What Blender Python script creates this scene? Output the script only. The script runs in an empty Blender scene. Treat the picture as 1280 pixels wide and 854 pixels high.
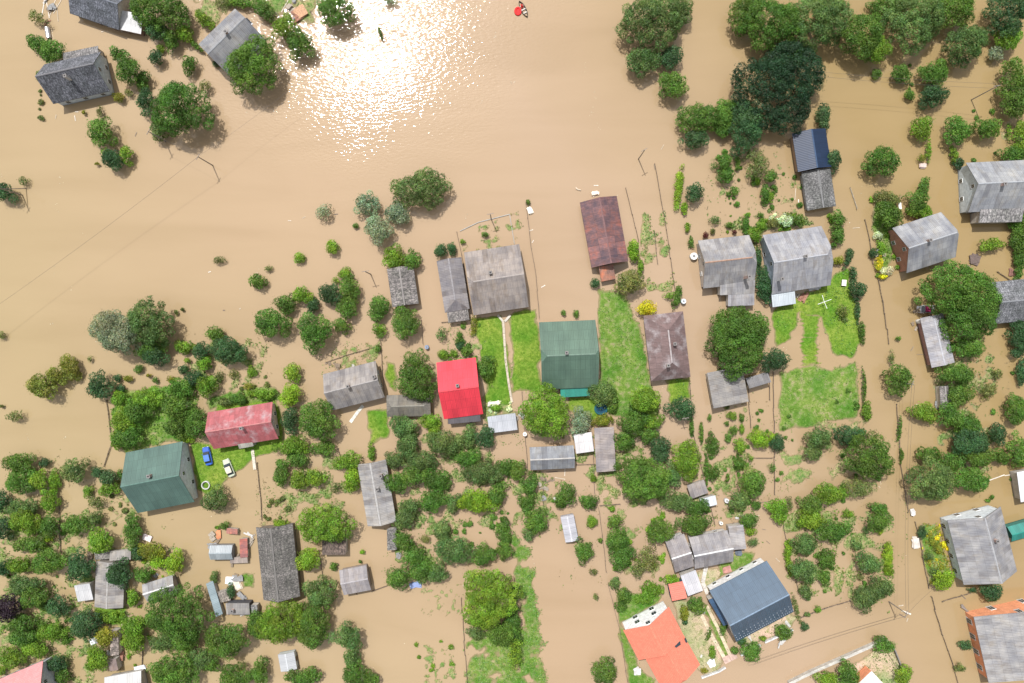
import bpy, math, random
import numpy as np
from mathutils import Vector, noise as mnoise
R = math.radians
C = bpy.context.scene.collection
sc = bpy.context.scene
# ------------------------------------------------------------------ camera, sky, sun, exposure
H = 153.6                       # drone height over the water, metres
S = 0.18                        # metres per photo pixel on the water
cam = bpy.data.objects.new('camera', bpy.data.cameras.new('camera'))
C.objects.link(cam); cam.location = (0, 0, H); cam.data.lens = 24; cam.data.sensor_width = 36
cam.data.clip_end = 6000; cam.data.clip_start = 1; sc.camera = cam
SUN_EL, SUN_AZ = R(61.8), math.atan2(0.92, -0.39)     # direction TO the sun in the xy plane
w = bpy.data.worlds.new('World'); sc.world = w; w.use_nodes = True
nt = w.node_tree; sky = nt.nodes.new('ShaderNodeTexSky'); sky.sky_type = 'NISHITA'; sky.sun_disc = False
sky.sun_elevation = SUN_EL; sky.sun_rotation = math.pi/2 - SUN_AZ
sky.dust_density = 5.0; sky.air_density = 1.0
bg = nt.nodes['Background']; bg.inputs['Strength'].default_value = 0.125
# thin white cloud and haze high in the sky, brightest round the sun
wc = nt.nodes.new('ShaderNodeTexCoord'); wn = nt.nodes.new('ShaderNodeTexNoise'); wn.inputs['Scale'].default_value = 2.6; wn.inputs['Detail'].default_value = 5
nt.links.new(wc.outputs['Generated'], wn.inputs[0])
wr = nt.nodes.new('ShaderNodeMapRange'); nt.links.new(wn.outputs[0], wr.inputs[0])
for i_, v_ in ((1, .35), (2, .65), (3, 2.2), (4, 8.5)): wr.inputs[i_].default_value = v_
dt = nt.nodes.new('ShaderNodeVectorMath'); dt.operation = 'DOT_PRODUCT'; nt.links.new(wc.outputs['Generated'], dt.inputs[0])
dt.inputs[1].default_value = (math.cos(SUN_AZ)*math.cos(SUN_EL), math.sin(SUN_AZ)*math.cos(SUN_EL), math.sin(SUN_EL))
def wmath(op, a, b):
    n_ = nt.nodes.new('ShaderNodeMath'); n_.operation = op
    for k_, s_ in ((0, a), (1, b)):
        if isinstance(s_, (int, float)): n_.inputs[k_].default_value = s_
        else: nt.links.new(s_, n_.inputs[k_])
    return n_.outputs[0]
aur = wmath('MULTIPLY', wmath('POWER', wmath('MAXIMUM', dt.outputs['Value'], 0.0), 40.0), 8.0)
amt = wmath('ADD', wr.outputs[0], aur)
wx = nt.nodes.new('ShaderNodeSeparateXYZ'); nt.links.new(wc.outputs['Generated'], wx.inputs[0])
hi = nt.nodes.new('ShaderNodeMapRange'); nt.links.new(wx.outputs[2], hi.inputs[0]); hi.inputs[1].default_value = .3; hi.inputs[2].default_value = .8; hi.inputs[3].default_value = .6; hi.inputs[4].default_value = 1
amt = wmath('MULTIPLY', amt, hi.outputs[0])
wm_ = nt.nodes.new('ShaderNodeMix'); wm_.data_type = 'RGBA'; wm_.blend_type = 'MIX'; wm_.inputs[0].default_value = .62
cw = nt.nodes.new('ShaderNodeVectorMath'); cw.operation = 'SCALE'; cw.inputs[0].default_value = (1, .985, .97); nt.links.new(amt, cw.inputs[3])
nt.links.new(sky.outputs[0], wm_.inputs[6]); nt.links.new(cw.outputs[0], wm_.inputs[7]); nt.links.new(wm_.outputs[2], bg.inputs['Color'])
sl = bpy.data.lights.new('sun', 'SUN'); sl.energy = 4.0; sl.angle = R(0.55); sl.color = (1, 0.985, 0.97)
so = bpy.data.objects.new('sun', sl); C.objects.link(so)
sd = Vector((math.cos(SUN_AZ)*math.cos(SUN_EL), math.sin(SUN_AZ)*math.cos(SUN_EL), math.sin(SUN_EL)))
so.rotation_euler = sd.to_track_quat('Z', 'Y').to_euler(); so.location = sd*200
sc.view_settings.view_transform = 'Standard'; sc.view_settings.look = 'None'
sc.view_settings.exposure = 0.40; sc.view_settings.gamma = 1
try: sc.cycles.max_bounces = 6; sc.cycles.caustics_reflective = False; sc.cycles.caustics_refractive = False
except Exception: pass

rng = np.random.default_rng(7); rnd = random.Random(11)
TILE_Y = [0, 214, 427, 640]
def tp(r, c, x, y): return (320*c + x/3.99, TILE_Y[r] + y/3.99)
def P(px, py, z=0.0):
    k = (H - z)/H
    return Vector(((px-640)*S*k, (427-py)*S*k, z))

# ------------------------------------------------------------------ materials
def nodes(name):
    m = bpy.data.materials.new(name); m.use_nodes = True
    t = m.node_tree; b = t.nodes['Principled BSDF']
    def N(kind, **kw):
        n = t.nodes.new(kind)
        for k, v in kw.items():
            if k.startswith('_'): setattr(n, k[1:], v)
            else: n.inputs[k.replace('__', ' ')].default_value = v
        return n
    return m, t, b, N, t.links.new
def ramp(N, L, src, stops):
    r = N('ShaderNodeValToRGB'); e = r.color_ramp.elements
    while len(e) < len(stops): e.new(0.5)
    for el, (p, c) in zip(e, stops): el.position = p; el.color = (*c, 1) if len(c) == 3 else c
    L(src, r.inputs[0]); return r
def mul(N, L, a, b, fac=1.0, mode='MULTIPLY'):
    m = N('ShaderNodeMix', _data_type='RGBA', _blend_type=mode); m.inputs[0].default_value = fac
    for i, s in ((6, a), (7, b)):
        if isinstance(s, tuple): m.inputs[i].default_value = (*s, 1)
        else: L(s, m.inputs[i])
    return m.outputs[2]

def water_mat():
    m, t, b, N, L = nodes('muddy_water')
    co = N('ShaderNodeTexCoord')
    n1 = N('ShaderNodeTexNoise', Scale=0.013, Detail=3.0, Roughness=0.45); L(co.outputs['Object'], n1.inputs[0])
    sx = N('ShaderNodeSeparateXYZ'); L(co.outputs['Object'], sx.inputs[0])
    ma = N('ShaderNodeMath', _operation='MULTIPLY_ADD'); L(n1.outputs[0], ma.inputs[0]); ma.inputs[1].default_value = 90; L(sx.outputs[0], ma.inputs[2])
    rm = N('ShaderNodeMapRange'); my = N('ShaderNodeMath', _operation='MULTIPLY_ADD'); L(sx.outputs[1], my.inputs[0]); my.inputs[1].default_value = 0.45; L(ma.outputs[0], my.inputs[2]); L(my.outputs[0], rm.inputs[0]); rm.inputs[1].default_value = -70; rm.inputs[2].default_value = 160   # silt tone drifts across; lens vignetting and sky reflection painted into the colour too
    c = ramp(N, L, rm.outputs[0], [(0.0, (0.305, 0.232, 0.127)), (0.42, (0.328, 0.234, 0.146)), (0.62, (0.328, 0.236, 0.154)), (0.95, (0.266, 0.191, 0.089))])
    mp = N('ShaderNodeMapping'); mp.inputs['Rotation'].default_value[2] = R(35); mp.inputs['Scale'].default_value = (1, 5, 1)
    L(co.outputs['Object'], mp.inputs[0])
    n2 = N('ShaderNodeTexNoise', Scale=0.02, Detail=6.0, Distortion=0.6); L(mp.outputs[0], n2.inputs[0])
    c2 = ramp(N, L, n2.outputs[0], [(0.3, (0.93, 0.925, 0.905)), (0.5, (0.99, 0.99, 0.99)), (0.7, (1.03, 1.035, 1.045))])
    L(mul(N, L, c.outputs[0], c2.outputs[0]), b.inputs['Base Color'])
    b.inputs['Roughness'].default_value = 0.06; b.inputs['IOR'].default_value = 1.42
    # wind ripples, stronger out on the open channel than between the houses
    wv = N('ShaderNodeMapping'); wv.inputs['Rotation'].default_value[2] = R(-32); wv.inputs['Scale'].default_value = (0.55, 1.25, 1)
    L(co.outputs['Object'], wv.inputs[0])
    r1 = N('ShaderNodeTexNoise', Scale=1.7, Detail=1.9, Roughness=0.5, Distortion=0.4); L(wv.outputs[0], r1.inputs[0])
    g = N('ShaderNodeVectorMath', _operation='DISTANCE'); L(co.outputs['Object'], g.inputs[0])
    g.inputs[1].default_value = (-38, 94, 0)
    nn = N('ShaderNodeTexNoise', Scale=0.05, Detail=4.0, Roughness=0.65); L(co.outputs['Object'], nn.inputs[0])
    ad = N('ShaderNodeMath', _operation='MULTIPLY_ADD'); L(nn.outputs[0], ad.inputs[0]); ad.inputs[1].default_value = 46; L(g.outputs['Value'], ad.inputs[2])
    mr = N('ShaderNodeMapRange'); L(ad.outputs[0], mr.inputs[0])
    mr.inputs[1].default_value = 46; mr.inputs[2].default_value = 90; mr.inputs[3].default_value = 1.0; mr.inputs[4].default_value = 0.06
    mr.interpolation_type = 'SMOOTHSTEP'
    bp = N('ShaderNodeBump', Distance=0.105); L(r1.outputs[0], bp.inputs['Height']); L(mr.outputs[0], bp.inputs['Strength'])
    L(bp.outputs[0], b.inputs['Normal'])
    return m

def ground_mat(name, cols, scale=1.2, rows=None, rough=0.95, detail=5):
    m, t, b, N, L = nodes(name)
    co = N('ShaderNodeTexCoord')
    n1 = N('ShaderNodeTexNoise', Scale=scale, Detail=float(detail), Roughness=0.68); L(co.outputs['Object'], n1.inputs[0])
    k = len(cols)
    c = ramp(N, L, n1.outputs[0], [(0.36+0.28*i/(k-1), cols[i]) for i in range(k)]).outputs[0]
    n2 = N('ShaderNodeTexNoise', Scale=0.16, Detail=3.0); L(co.outputs['Object'], n2.inputs[0])
    c = mul(N, L, c, ramp(N, L, n2.outputs[0], [(0.32, (0.6, 0.85, 0.55)), (0.68, (1.45, 1.15, 1.35))]).outputs[0])
    n3 = N('ShaderNodeTexNoise', Scale=6.0, Detail=2.0); L(co.outputs['Object'], n3.inputs[0])
    c = mul(N, L, c, ramp(N, L, n3.outputs[0], [(0.3, (0.7, 0.72, 0.7)), (0.7, (1.25, 1.22, 1.25))]).outputs[0])
    sx = N('ShaderNodeSeparateXYZ'); L(co.outputs['Object'], sx.inputs[0])
    zz = N('ShaderNodeMath', _operation='MULTIPLY_ADD'); L(n3.outputs[0], zz.inputs[0]); zz.inputs[1].default_value = 0.06; L(sx.outputs[2], zz.inputs[2])
    mm = N('ShaderNodeMapRange'); L(zz.outputs[0], mm.inputs[0]); mm.inputs[1].default_value = 0.04; mm.inputs[2].default_value = 0.12
    mx = N('ShaderNodeMix', _data_type='RGBA'); L(mm.outputs[0], mx.inputs[0]); mx.inputs[6].default_value = (.22, .17, .095, 1); L(c, mx.inputs[7]); c = mx.outputs[2]
    L(c, b.inputs['Base Color']); b.inputs['Roughness'].default_value = rough
    b.inputs['Specular IOR Level'].default_value = 0.15
    bp = N('ShaderNodeBump', Distance=0.12, Strength=0.7); L(n3.outputs[0], bp.inputs['Height']); L(bp.outputs[0], b.inputs['Normal'])
    return m

def roof_mat(name, kind):
    m, t, b, N, L = nodes(name)
    uv = N('ShaderNodeUVMap'); oi = N('ShaderNodeObjectInfo')
    off = N('ShaderNodeVectorMath', _operation='ADD'); L(uv.outputs[0], off.inputs[0])
    cx = N('ShaderNodeCombineXYZ'); ml = N('ShaderNodeMath', _operation='MULTIPLY'); ml.inputs[1].default_value = 57.0
    L(oi.outputs['Random'], ml.inputs[0]); L(ml.outputs[0], cx.inputs[2]); L(cx.outputs[0], off.inputs[1])
    V = off.outputs[0]
    def noise(scale, detail=4.0, sx=1.0, sy=1.0, rough=0.6):
        mp = N('ShaderNodeMapping'); mp.inputs['Scale'].default_value = (sx, sy, 1); L(V, mp.inputs[0])
        n = N('ShaderNodeTexNoise', Scale=scale, Detail=detail, Roughness=rough); L(mp.outputs[0], n.inputs[0]); return n.outputs[0]
    def brick(wd, ht, mortar, c1, c2, cm, offs=0.0):
        br = N('ShaderNodeTexBrick'); L(uv.outputs[0], br.inputs[0]); br.offset = offs
        br.inputs['Scale'].default_value = 1.0; br.inputs['Brick Width'].default_value = wd; br.inputs['Row Height'].default_value = ht
        br.inputs['Mortar Size'].default_value = mortar; br.inputs['Mortar Smooth'].default_value = 0.3
        br.inputs['Color1'].default_value = (*c1, 1); br.inputs['Color2'].default_value = (*c2, 1); br.inputs['Mortar'].default_value = (*cm, 1)
        return br
    def wave(period, axis='X'):
        wv = N('ShaderNodeTexWave', Scale=1.0/(period)*0.31831*math.pi/ math.pi*3.14159/3.14159); wv.bands_direction = axis
        wv.inputs['Scale'].default_value = 2*math.pi/(20*period); L(uv.outputs[0], wv.inputs[0]); return wv.outputs['Fac']
    c = oi.outputs['Color']
    if kind == 'sheet':            # fibre-cement sheets, weathered
        c = mul(N, L, c, brick(1.12, 1.65, 0.035, (0.93,)*3, (1.07,)*3, (0.72, 0.72, 0.72)).outputs[0])
        c = mul(N, L, c, ramp(N, L, brick(1.12, 3.3, 0.0, (0,)*3, (1,)*3, (.5,)*3).outputs[0], [(0.05, (0.80, .79, .79)), (0.08, (1,)*3), (0.94, (1,)*3), (0.97, (1.16, 1.14, 1.1))]).outputs[0])
        c = mul(N, L, c, ramp(N, L, noise(1.1, 6, 1, 0.35), [(0.3, (0.76, 0.76, 0.79)), (0.55, (1,)*3), (0.75, (1.14, 1.12, 1.08))]).outputs[0])
        c = mul(N, L, c, ramp(N, L, noise(0.7, 6, 1, .5, .7), [(0.5, (1,)*3), (0.68, (.86, .80, .72))]).outputs[0])
        c = mul(N, L, c, ramp(N, L, noise(0.28, 4), [(0.35, (0.76, 0.76, 0.79)), (0.65, (1.16, 1.12, 1.06))]).outputs[0])
        c = mul(N, L, c, ramp(N, L, wave(0.36), [(0.0, (0.92,)*3), (1.0, (1.04,)*3)]).outputs[0])
        b.inputs['Roughness'].default_value = 0.75; hgt = wave(0.36); bs, bd = 0.5, 0.05
    elif kind == 'mossy':          # blackened sheets with lichen and moss
        c = mul(N, L, c, brick(1.0, 1.5, 0.05, (0.8,)*3, (1.2,)*3, (0.55,)*3).outputs[0])
        f = ramp(N, L, noise(4.2, 7, 1, 0.5, 0.8), [(0.40, (0.34, 0.34, 0.33)), (0.51, (0.8, 0.8, 0.8)), (0.64, (2.1, 2.05, 1.95))])
        c = mul(N, L, c, f.outputs[0])
        c = mul(N, L, c, ramp(N, L, noise(0.5, 4), [(0.35, (0.7, 0.72, 0.7)), (0.65, (1.2, 1.18, 1.2))]).outputs[0])
        b.inputs['Roughness'].default_value = 0.9; hgt = noise(3, 5); bs, bd = 0.7, 0.08
    elif kind == 'metal':          # profiled painted steel
        c = mul(N, L, c, ramp(N, L, noise(0.5, 4, 1, 0.3), [(0.3, (0.84,)*3), (0.7, (1.12,)*3)]).outputs[0])
        c = mul(N, L, c, ramp(N, L, noise(0.25, 5), [(0.35, (0.88, .89, .9)), (0.65, (1.08, 1.06, 1.05))]).outputs[0])
        c = mul(N, L, c, brick(1.1, 2.4, 0.035, (0.93,)*3, (1.07,)*3, (0.68,)*3).outputs[0])
        c = mul(N, L, c, ramp(N, L, wave(0.37), [(0.0, (0.90,)*3), (0.3, (1.0,)*3), (1.0, (1.03,)*3)]).outputs[0])
        b.inputs['Roughness'].default_value = 0.48; hgt = wave(0.37); bs, bd = 0.4, 0.03
    elif kind == 'tile':
        c = mul(N, L, c, brick(0.5, 0.4, 0.03, (0.93,)*3, (1.08,)*3, (0.82,)*3, 0.5).outputs[0])
        c = mul(N, L, c, ramp(N, L, noise(0.8, 4), [(0.3, (0.94,)*3), (0.7, (1.06,)*3)]).outputs[0])
        b.inputs['Roughness'].default_value = 0.6; hgt = wave(0.4, 'Y'); bs, bd = 0.4, 0.04
    elif kind == 'faded':          # painted sheets, paint worn to bare grey in patches
        c = mul(N, L, c, brick(1.12, 1.7, 0.03, (0.86,)*3, (1.14,)*3, (0.7,)*3).outputs[0])
        f = ramp(N, L, noise(0.33, 6, 1, 1, 0.65), [(0.48, (0,)*3), (0.74, (.75,)*3)])
        mx = N('ShaderNodeMix', _data_type='RGBA'); L(f.outputs[0], mx.inputs[0]); L(c, mx.inputs[6])
        g = ramp(N, L, noise(2.0, 4), [(0.3, (0.30, 0.28, 0.29)), (0.7, (0.48, 0.45, 0.46))]); L(g.outputs[0], mx.inputs[7]); c = mx.outputs[2]
        c = mul(N, L, c, ramp(N, L, noise(1.8, 6, 1, 0.4), [(0.3, (0.8,)*3), (0.7, (1.15,)*3)]).outputs[0])
        b.inputs['Roughness'].default_value = 0.7; hgt = wave(0.36); bs, bd = 0.4, 0.04
    else:                          # rusty
        f = brick(1.4, 2.6, 0.03, (0.7, 0.7, 0.75), (1.25, 1.1, 1.05), (0.5,)*3)
        c = mul(N, L, c, f.outputs[0])
        c = mul(N, L, c, ramp(N, L, noise(0.45, 6, 1, 1, 0.7), [(0.35, (0.62, 0.75, 0.9)), (0.5, (1, 1, 1)), (0.66, (1.7, 1.15, 0.85))]).outputs[0])
        c = mul(N, L, c, ramp(N, L, noise(3, 4, 1, 0.3), [(0.3, (0.75,)*3), (0.7, (1.2,)*3)]).outputs[0])
        b.inputs['Roughness'].default_value = 0.7; hgt = wave(0.36); bs, bd = 0.4, 0.04
    L(c, b.inputs['Base Color'])
    bp = N('ShaderNodeBump', Strength=bs, Distance=bd); L(hgt, bp.inputs['Height']); L(bp.outputs[0], b.inputs['Normal'])
    return m

def plain_mat(name, rough=0.8, var=0.25, metal=0.0, scale=1.5, color=None, spec=0.4):
    m, t, b, N, L = nodes(name)
    co = N('ShaderNodeTexCoord'); n = N('ShaderNodeTexNoise', Scale=scale, Detail=6.0, Roughness=0.65); L(co.outputs['Object'], n.inputs[0])
    f = ramp(N, L, n.outputs[0], [(0.3, (1-var,)*3), (0.7, (1+var,)*3)])
    if color is None:
        oi = N('ShaderNodeObjectInfo'); src = oi.outputs['Color']
    else: src = color
    cc = mul(N, L, f.outputs[0], src)
    if name in ('painted_plaster', 'concrete_slab'):
        sx = N('ShaderNodeSeparateXYZ'); L(co.outputs['Object'], sx.inputs[0])
        zz = N('ShaderNodeMath', _operation='MULTIPLY_ADD'); L(n.outputs[0], zz.inputs[0]); zz.inputs[1].default_value = -0.6; L(sx.outputs[2], zz.inputs[2])
        mm = N('ShaderNodeMapRange'); L(zz.outputs[0], mm.inputs[0]); mm.inputs[1].default_value = -0.1; mm.inputs[2].default_value = 0.25
        mm.inputs[3].default_value = .55; mm.inputs[4].default_value = 1.0
        if name == 'painted_plaster': cc = mul(N, L, cc, mm.outputs[0])
    L(cc, b.inputs['Base Color'])
    b.inputs['Roughness'].default_value = rough; b.inputs['Metallic'].default_value = metal; b.inputs['Specular IOR Level'].default_value = spec
    return m
def brick_mat():
    m, t, b, N, L = nodes('brickwork')
    uv = N('ShaderNodeUVMap'); br = N('ShaderNodeTexBrick'); L(uv.outputs[0], br.inputs[0])
    br.inputs['Scale'].default_value = 1; br.inputs['Brick Width'].default_value = 0.3; br.inputs['Row Height'].default_value = 0.11
    br.inputs['Mortar Size'].default_value = 0.012
    br.inputs['Color1'].default_value = (0.8, 0.8, 0.8, 1); br.inputs['Color2'].default_value = (1.15, 1.1, 1.1, 1); br.inputs['Mortar'].default_value = (1.2, 1.3, 1.4, 1)
    oi = N('ShaderNodeObjectInfo'); n = N('ShaderNodeTexNoise', Scale=0.8, Detail=5.0); L(uv.outputs[0], n.inputs[0])
    f = ramp(N, L, n.outputs[0], [(0.3, (0.8,)*3), (0.7, (1.15,)*3)])
    L(mul(N, L, mul(N, L, oi.outputs['Color'], br.outputs[0]), f.outputs[0]), b.inputs['Base Color']); b.inputs['Roughness'].default_value = 0.9
    return m
def leaf_mat():
    m, t, b, N, L = nodes('foliage')
    at = N('ShaderNodeAttribute'); at.attribute_name = 'tint'; oi = N('ShaderNodeObjectInfo')
    c = mul(N, L, oi.outputs['Color'], at.outputs['Color'])
    L(c, b.inputs['Base Color']); b.inputs['Roughness'].default_value = 0.55; b.inputs['Specular IOR Level'].default_value = 0.3
    tr = N('ShaderNodeBsdfTranslucent'); L(mul(N, L, c, (1.0, 1.3, 0.4)), tr.inputs[0])
    mx = N('ShaderNodeMixShader'); mx.inputs[0].default_value = 0.27
    L(b.outputs[0], mx.inputs[1]); L(tr.outputs[0], mx.inputs[2]); L(mx.outputs[0], t.nodes['Material Output'].inputs[0])
    return m
M = dict(water=water_mat(), leaf=leaf_mat(), bark=plain_mat('bark', 0.95, 0.3, color=(0.11, 0.085, 0.06)),
  lawn=ground_mat('lawn_grass', [(0.075, 0.150, 0.014), (0.11, 0.20, 0.022), (0.16, 0.24, 0.04)], 1.6),
  meadow=ground_mat('garden_soil_and_weeds', [(0.075, 0.155, 0.02), (0.11, 0.195, 0.035), (0.2, 0.22, 0.10)], 0.9),
  patchy=ground_mat('silted_vegetation', [(0.12, 0.19, 0.05), (0.21, 0.24, 0.10), (0.32, 0.25, 0.15)], 1.4),
  dirt=ground_mat('yard_dirt', [(0.30, 0.27, 0.17), (0.38, 0.33, 0.22), (0.24, 0.25, 0.12)], 0.7),
  bed=ground_mat('terrain_mud', [(0.3, 0.22, 0.12), (0.36, 0.26, 0.15)], 0.3),
  plain=plain_mat('painted_plaster'), wood=plain_mat('weathered_wood', 0.9, 0.35, scale=3), paint=plain_mat('vehicle_paint', 0.25, 0.05, spec=0.6),
  stone=plain_mat('concrete_slab', 0.9, 0.3, scale=1.2),
  glass=plain_mat('window_glass', 0.08, 0.05, color=(0.03, 0.04, 0.05), spec=0.8), rubber=plain_mat('rubber', 0.8, 0.1, color=(0.02, 0.02, 0.02)),
  wire=plain_mat('cable', 0.6, 0.05, color=(0.06, 0.055, 0.05)), fabric=plain_mat('fabric', 0.85, 0.1), skin=plain_mat('skin_tone', 0.6, 0.05, color=(0.5, 0.3, 0.2)),
  brick=brick_mat(), tin=plain_mat('galvanised_sheet', 0.35, 0.2, 0.7))
for k in ('sheet', 'mossy', 'metal', 'tile', 'faded', 'rusty'): M[k] = roof_mat('roof_'+k, k)

# ------------------------------------------------------------------ helpers
def link(name, me, mat=None, parent=None, col=None):
    o = bpy.data.objects.new(name, me); C.objects.link(o)
    if mat is not None and me is not None and not me.materials: me.materials.append(M[mat] if isinstance(mat, str) else mat)
    if parent is not None: o.parent = parent
    if col is not None: o.color = (*col, 1)
    return o
def tag(o, label=None, cat=None, group=None, kind=None):
    if label: o['label'] = label
    if cat: o['category'] = cat
    if group: o['group'] = group
    if kind: o['kind'] = kind
    return o
def thing(name, loc, rz=0.0):
    o = bpy.data.objects.new(name, None); C.objects.link(o); o.location = loc; o.rotation_euler = (0, 0, rz); o.empty_display_size = 0.3; return o
class MB:
    def __init__(s): s.v = []; s.f = []; s.uv = []
    def face(s, pts, uvs=None):
        n = len(s.v); s.v += [tuple(p) for p in pts]; s.f.append(tuple(range(n, n+len(pts))))
        s.uv += list(uvs) if uvs else [(p[0], p[1]) for p in pts]
    def box(s, c, d, rz=0.0, tilt=0.0):
        cx, cy, cz = c; hx, hy, hz = d[0]/2, d[1]/2, d[2]/2; ca, sa = math.cos(rz), math.sin(rz)
        P8 = []
        for z in (-hz, hz):
            for x, y in ((-hx, -hy), (hx, -hy), (hx, hy), (-hx, hy)):
                zz = z + x*math.tan(tilt); P8.append((cx+x*ca-y*sa, cy+x*sa+y*ca, cz+zz))
        for q in ((0, 3, 2, 1), (4, 5, 6, 7), (0, 1, 5, 4), (1, 2, 6, 5), (2, 3, 7, 6), (3, 0, 4, 7)): s.face([P8[i] for i in q])
    def tube(s, a, b, r0, r1=None, n=6):
        a, b = Vector(a), Vector(b); r1 = r0 if r1 is None else r1; d = (b-a).normalized(); u = d.orthogonal().normalized(); v = d.cross(u)
        A = [a+(u*math.cos(2*math.pi*i/n)+v*math.sin(2*math.pi*i/n))*r0 for i in range(n)]
        B = [b+(u*math.cos(2*math.pi*i/n)+v*math.sin(2*math.pi*i/n))*r1 for i in range(n)]
        for i in range(n): s.face([A[i], A[(i+1) % n], B[(i+1) % n], B[i]])
        s.face(B); s.face(A[::-1])
    def mesh(s, name):
        me = bpy.data.meshes.new(name); me.from_pydata(s.v, [], s.f); uvl = me.uv_layers.new(name='UVMap')
        uvl.data.foreach_set('uv', np.array(s.uv, dtype=np.float32).ravel()); me.update(); return me
    def build(s, name, mat, parent=None, col=None): return link(name, s.mesh(name), mat, parent, col)

LAND = []     # landmarks used in the wording of labels: (phrase, px, py)
AUTO = []     # (object, template words, px, py) -> labels made once every landmark is known
# ------------------------------------------------------------------ setting
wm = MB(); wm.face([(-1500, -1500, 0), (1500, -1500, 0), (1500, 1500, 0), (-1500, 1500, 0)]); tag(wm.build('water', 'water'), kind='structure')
gm = MB(); gm.face([(-1600, -1600, -1.6), (1600, -1600, -1.6), (1600, 1600, -1.6), (-1600, 1600, -1.6)]); tag(gm.build('terrain', 'bed'), kind='structure')

def sdist(px, py, poly):
    n = len(poly); best = np.full(px.shape, 1e9); inside = np.zeros(px.shape, bool)
    for i in range(n):
        x0, y0 = poly[i]; x1, y1 = poly[(i+1) % n]; dx, dy = x1-x0, y1-y0
        t = np.clip(((px-x0)*dx+(py-y0)*dy)/(dx*dx+dy*dy+1e-9), 0, 1)
        best = np.minimum(best, np.hypot(px-x0-t*dx, py-y0-t*dy))
        cond = ((y0 > py) != (y1 > py)) & (px < (x1-x0)*(py-y0)/((y1-y0) or 1e-9)+x0); inside ^= cond
    return np.where(inside, best, -best)
def leaf_mesh(name, cen, nor, size, tint, narrow=0.62):
    n = len(cen); a = rng.normal(size=(n, 3)); t = np.cross(nor, a); t /= np.linalg.norm(t, axis=1)[:, None]+1e-9
    b = np.cross(nor, t); b /= np.linalg.norm(b, axis=1)[:, None]+1e-9
    s = size[:, None]*0.5; bend = nor*s*0.25
    V = np.stack([cen-t*s, cen-b*s*narrow+bend, cen+t*s, cen+b*s*narrow+bend], 1).reshape(-1, 3).astype(np.float32)
    me = bpy.data.meshes.new(name); me.vertices.add(4*n); me.vertices.foreach_set('co', V.ravel())
    me.loops.add(4*n); me.loops.foreach_set('vertex_index', np.arange(4*n, dtype=np.int32))
    me.polygons.add(n); me.polygons.foreach_set('loop_start', np.arange(0, 4*n, 4, dtype=np.int32))
    try: me.polygons.foreach_set('loop_total', np.full(n, 4, dtype=np.int32))
    except Exception: pass
    at = me.attributes.new('tint', 'FLOAT_COLOR', 'POINT')
    T = np.repeat(np.concatenate([tint, np.ones((n, 1))], 1), 4, axis=0).astype(np.float32); at.data.foreach_set('color', T.ravel())
    me.update(); me.validate(); me.materials.append(M['leaf']); return me
def fbm(x, y, sc_, seed):
    return mnoise.fractal(Vector((x*sc_+seed, y*sc_, seed*0.37)), 1.0, 2.0, 4)

def patch(name, poly, mat, amp=0.13, top=0.19, slope=0.16, nsc=0.35, tuft=0.0, tcol=(0.11, 0.2, 0.03), tsize=0.28, bias=0.0, rows=None, tname='grass'):
    wp = [tuple(P(*p)[:2]) for p in poly]; xs = [p[0] for p in wp]; ys = [p[1] for p in wp]; st = 0.45
    gx = np.arange(min(xs)-1.5, max(xs)+1.5, st); gy = np.arange(min(ys)-1.5, max(ys)+1.5, st); X, Y = np.meshgrid(gx, gy)
    sdv = sdist(X, Y, wp); seed = rnd.uniform(0, 90)
    Nz = np.array([[fbm(x, y, nsc, seed) for x in gx] for y in gy])
    Z = np.minimum(sdv*slope, top) + amp*Nz + bias
    Z = np.where(sdv < -1.2, -0.5, Z)
    if rows is not None:
        a, per = rows; Z = Z + 0.06*np.sin((X*math.cos(a)+Y*math.sin(a))*2*math.pi/per)
    ny, nx = X.shape; idx = np.arange(ny*nx).reshape(ny, nx)
    q = np.stack([idx[:-1, :-1], idx[:-1, 1:], idx[1:, 1:], idx[1:, :-1]], -1).reshape(-1, 4)
    q = q[(Z.ravel()[q] > -0.04).any(1)]
    used = np.unique(q); rm = -np.ones(ny*nx, int); rm[used] = np.arange(len(used))
    if len(used) == 0: return
    me = bpy.data.meshes.new(name); me.from_pydata(np.stack([X.ravel(), Y.ravel(), Z.ravel()], 1)[used].tolist(), [], rm[q].tolist())
    for p_ in me.polygons: p_.use_smooth = True
    tag(link(name, me, mat), kind='structure')
    if tuft > 0:
        area = (max(xs)-min(xs))*(max(ys)-min(ys)); n = int(area*tuft)
        ix = rng.uniform(0, nx-1.001, n); iy = rng.uniform(0, ny-1.001, n); zi = Z[iy.astype(int), ix.astype(int)]
        nzv = Nz[iy.astype(int), ix.astype(int)]
        ok = (zi > 0.0) & (rng.uniform(size=n) < 0.55+1.1*nzv)
        cx = gx[0]+ix[ok]*st; cy = gy[0]+iy[ok]*st; k = len(cx)
        if k < 5: return
        cen = np.stack([cx, cy, zi[ok]+rng.uniform(0.03, 0.28, k)], 1); nor = rng.normal(size=(k, 3))*0.45; nor[:, 2] += 1; nor /= np.linalg.norm(nor, axis=1)[:, None]
        br = rng.uniform(0.65, 1.45, k); tint = np.stack([br*rng.uniform(0.8, 1.3, k), br, br*rng.uniform(0.6, 1.2, k)], 1)
        tag(link(tname, leaf_mesh(tname, cen, nor, rng.uniform(0.6, 1.4, k)*tsize, tint), None, None, tcol), kind='stuff')

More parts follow.
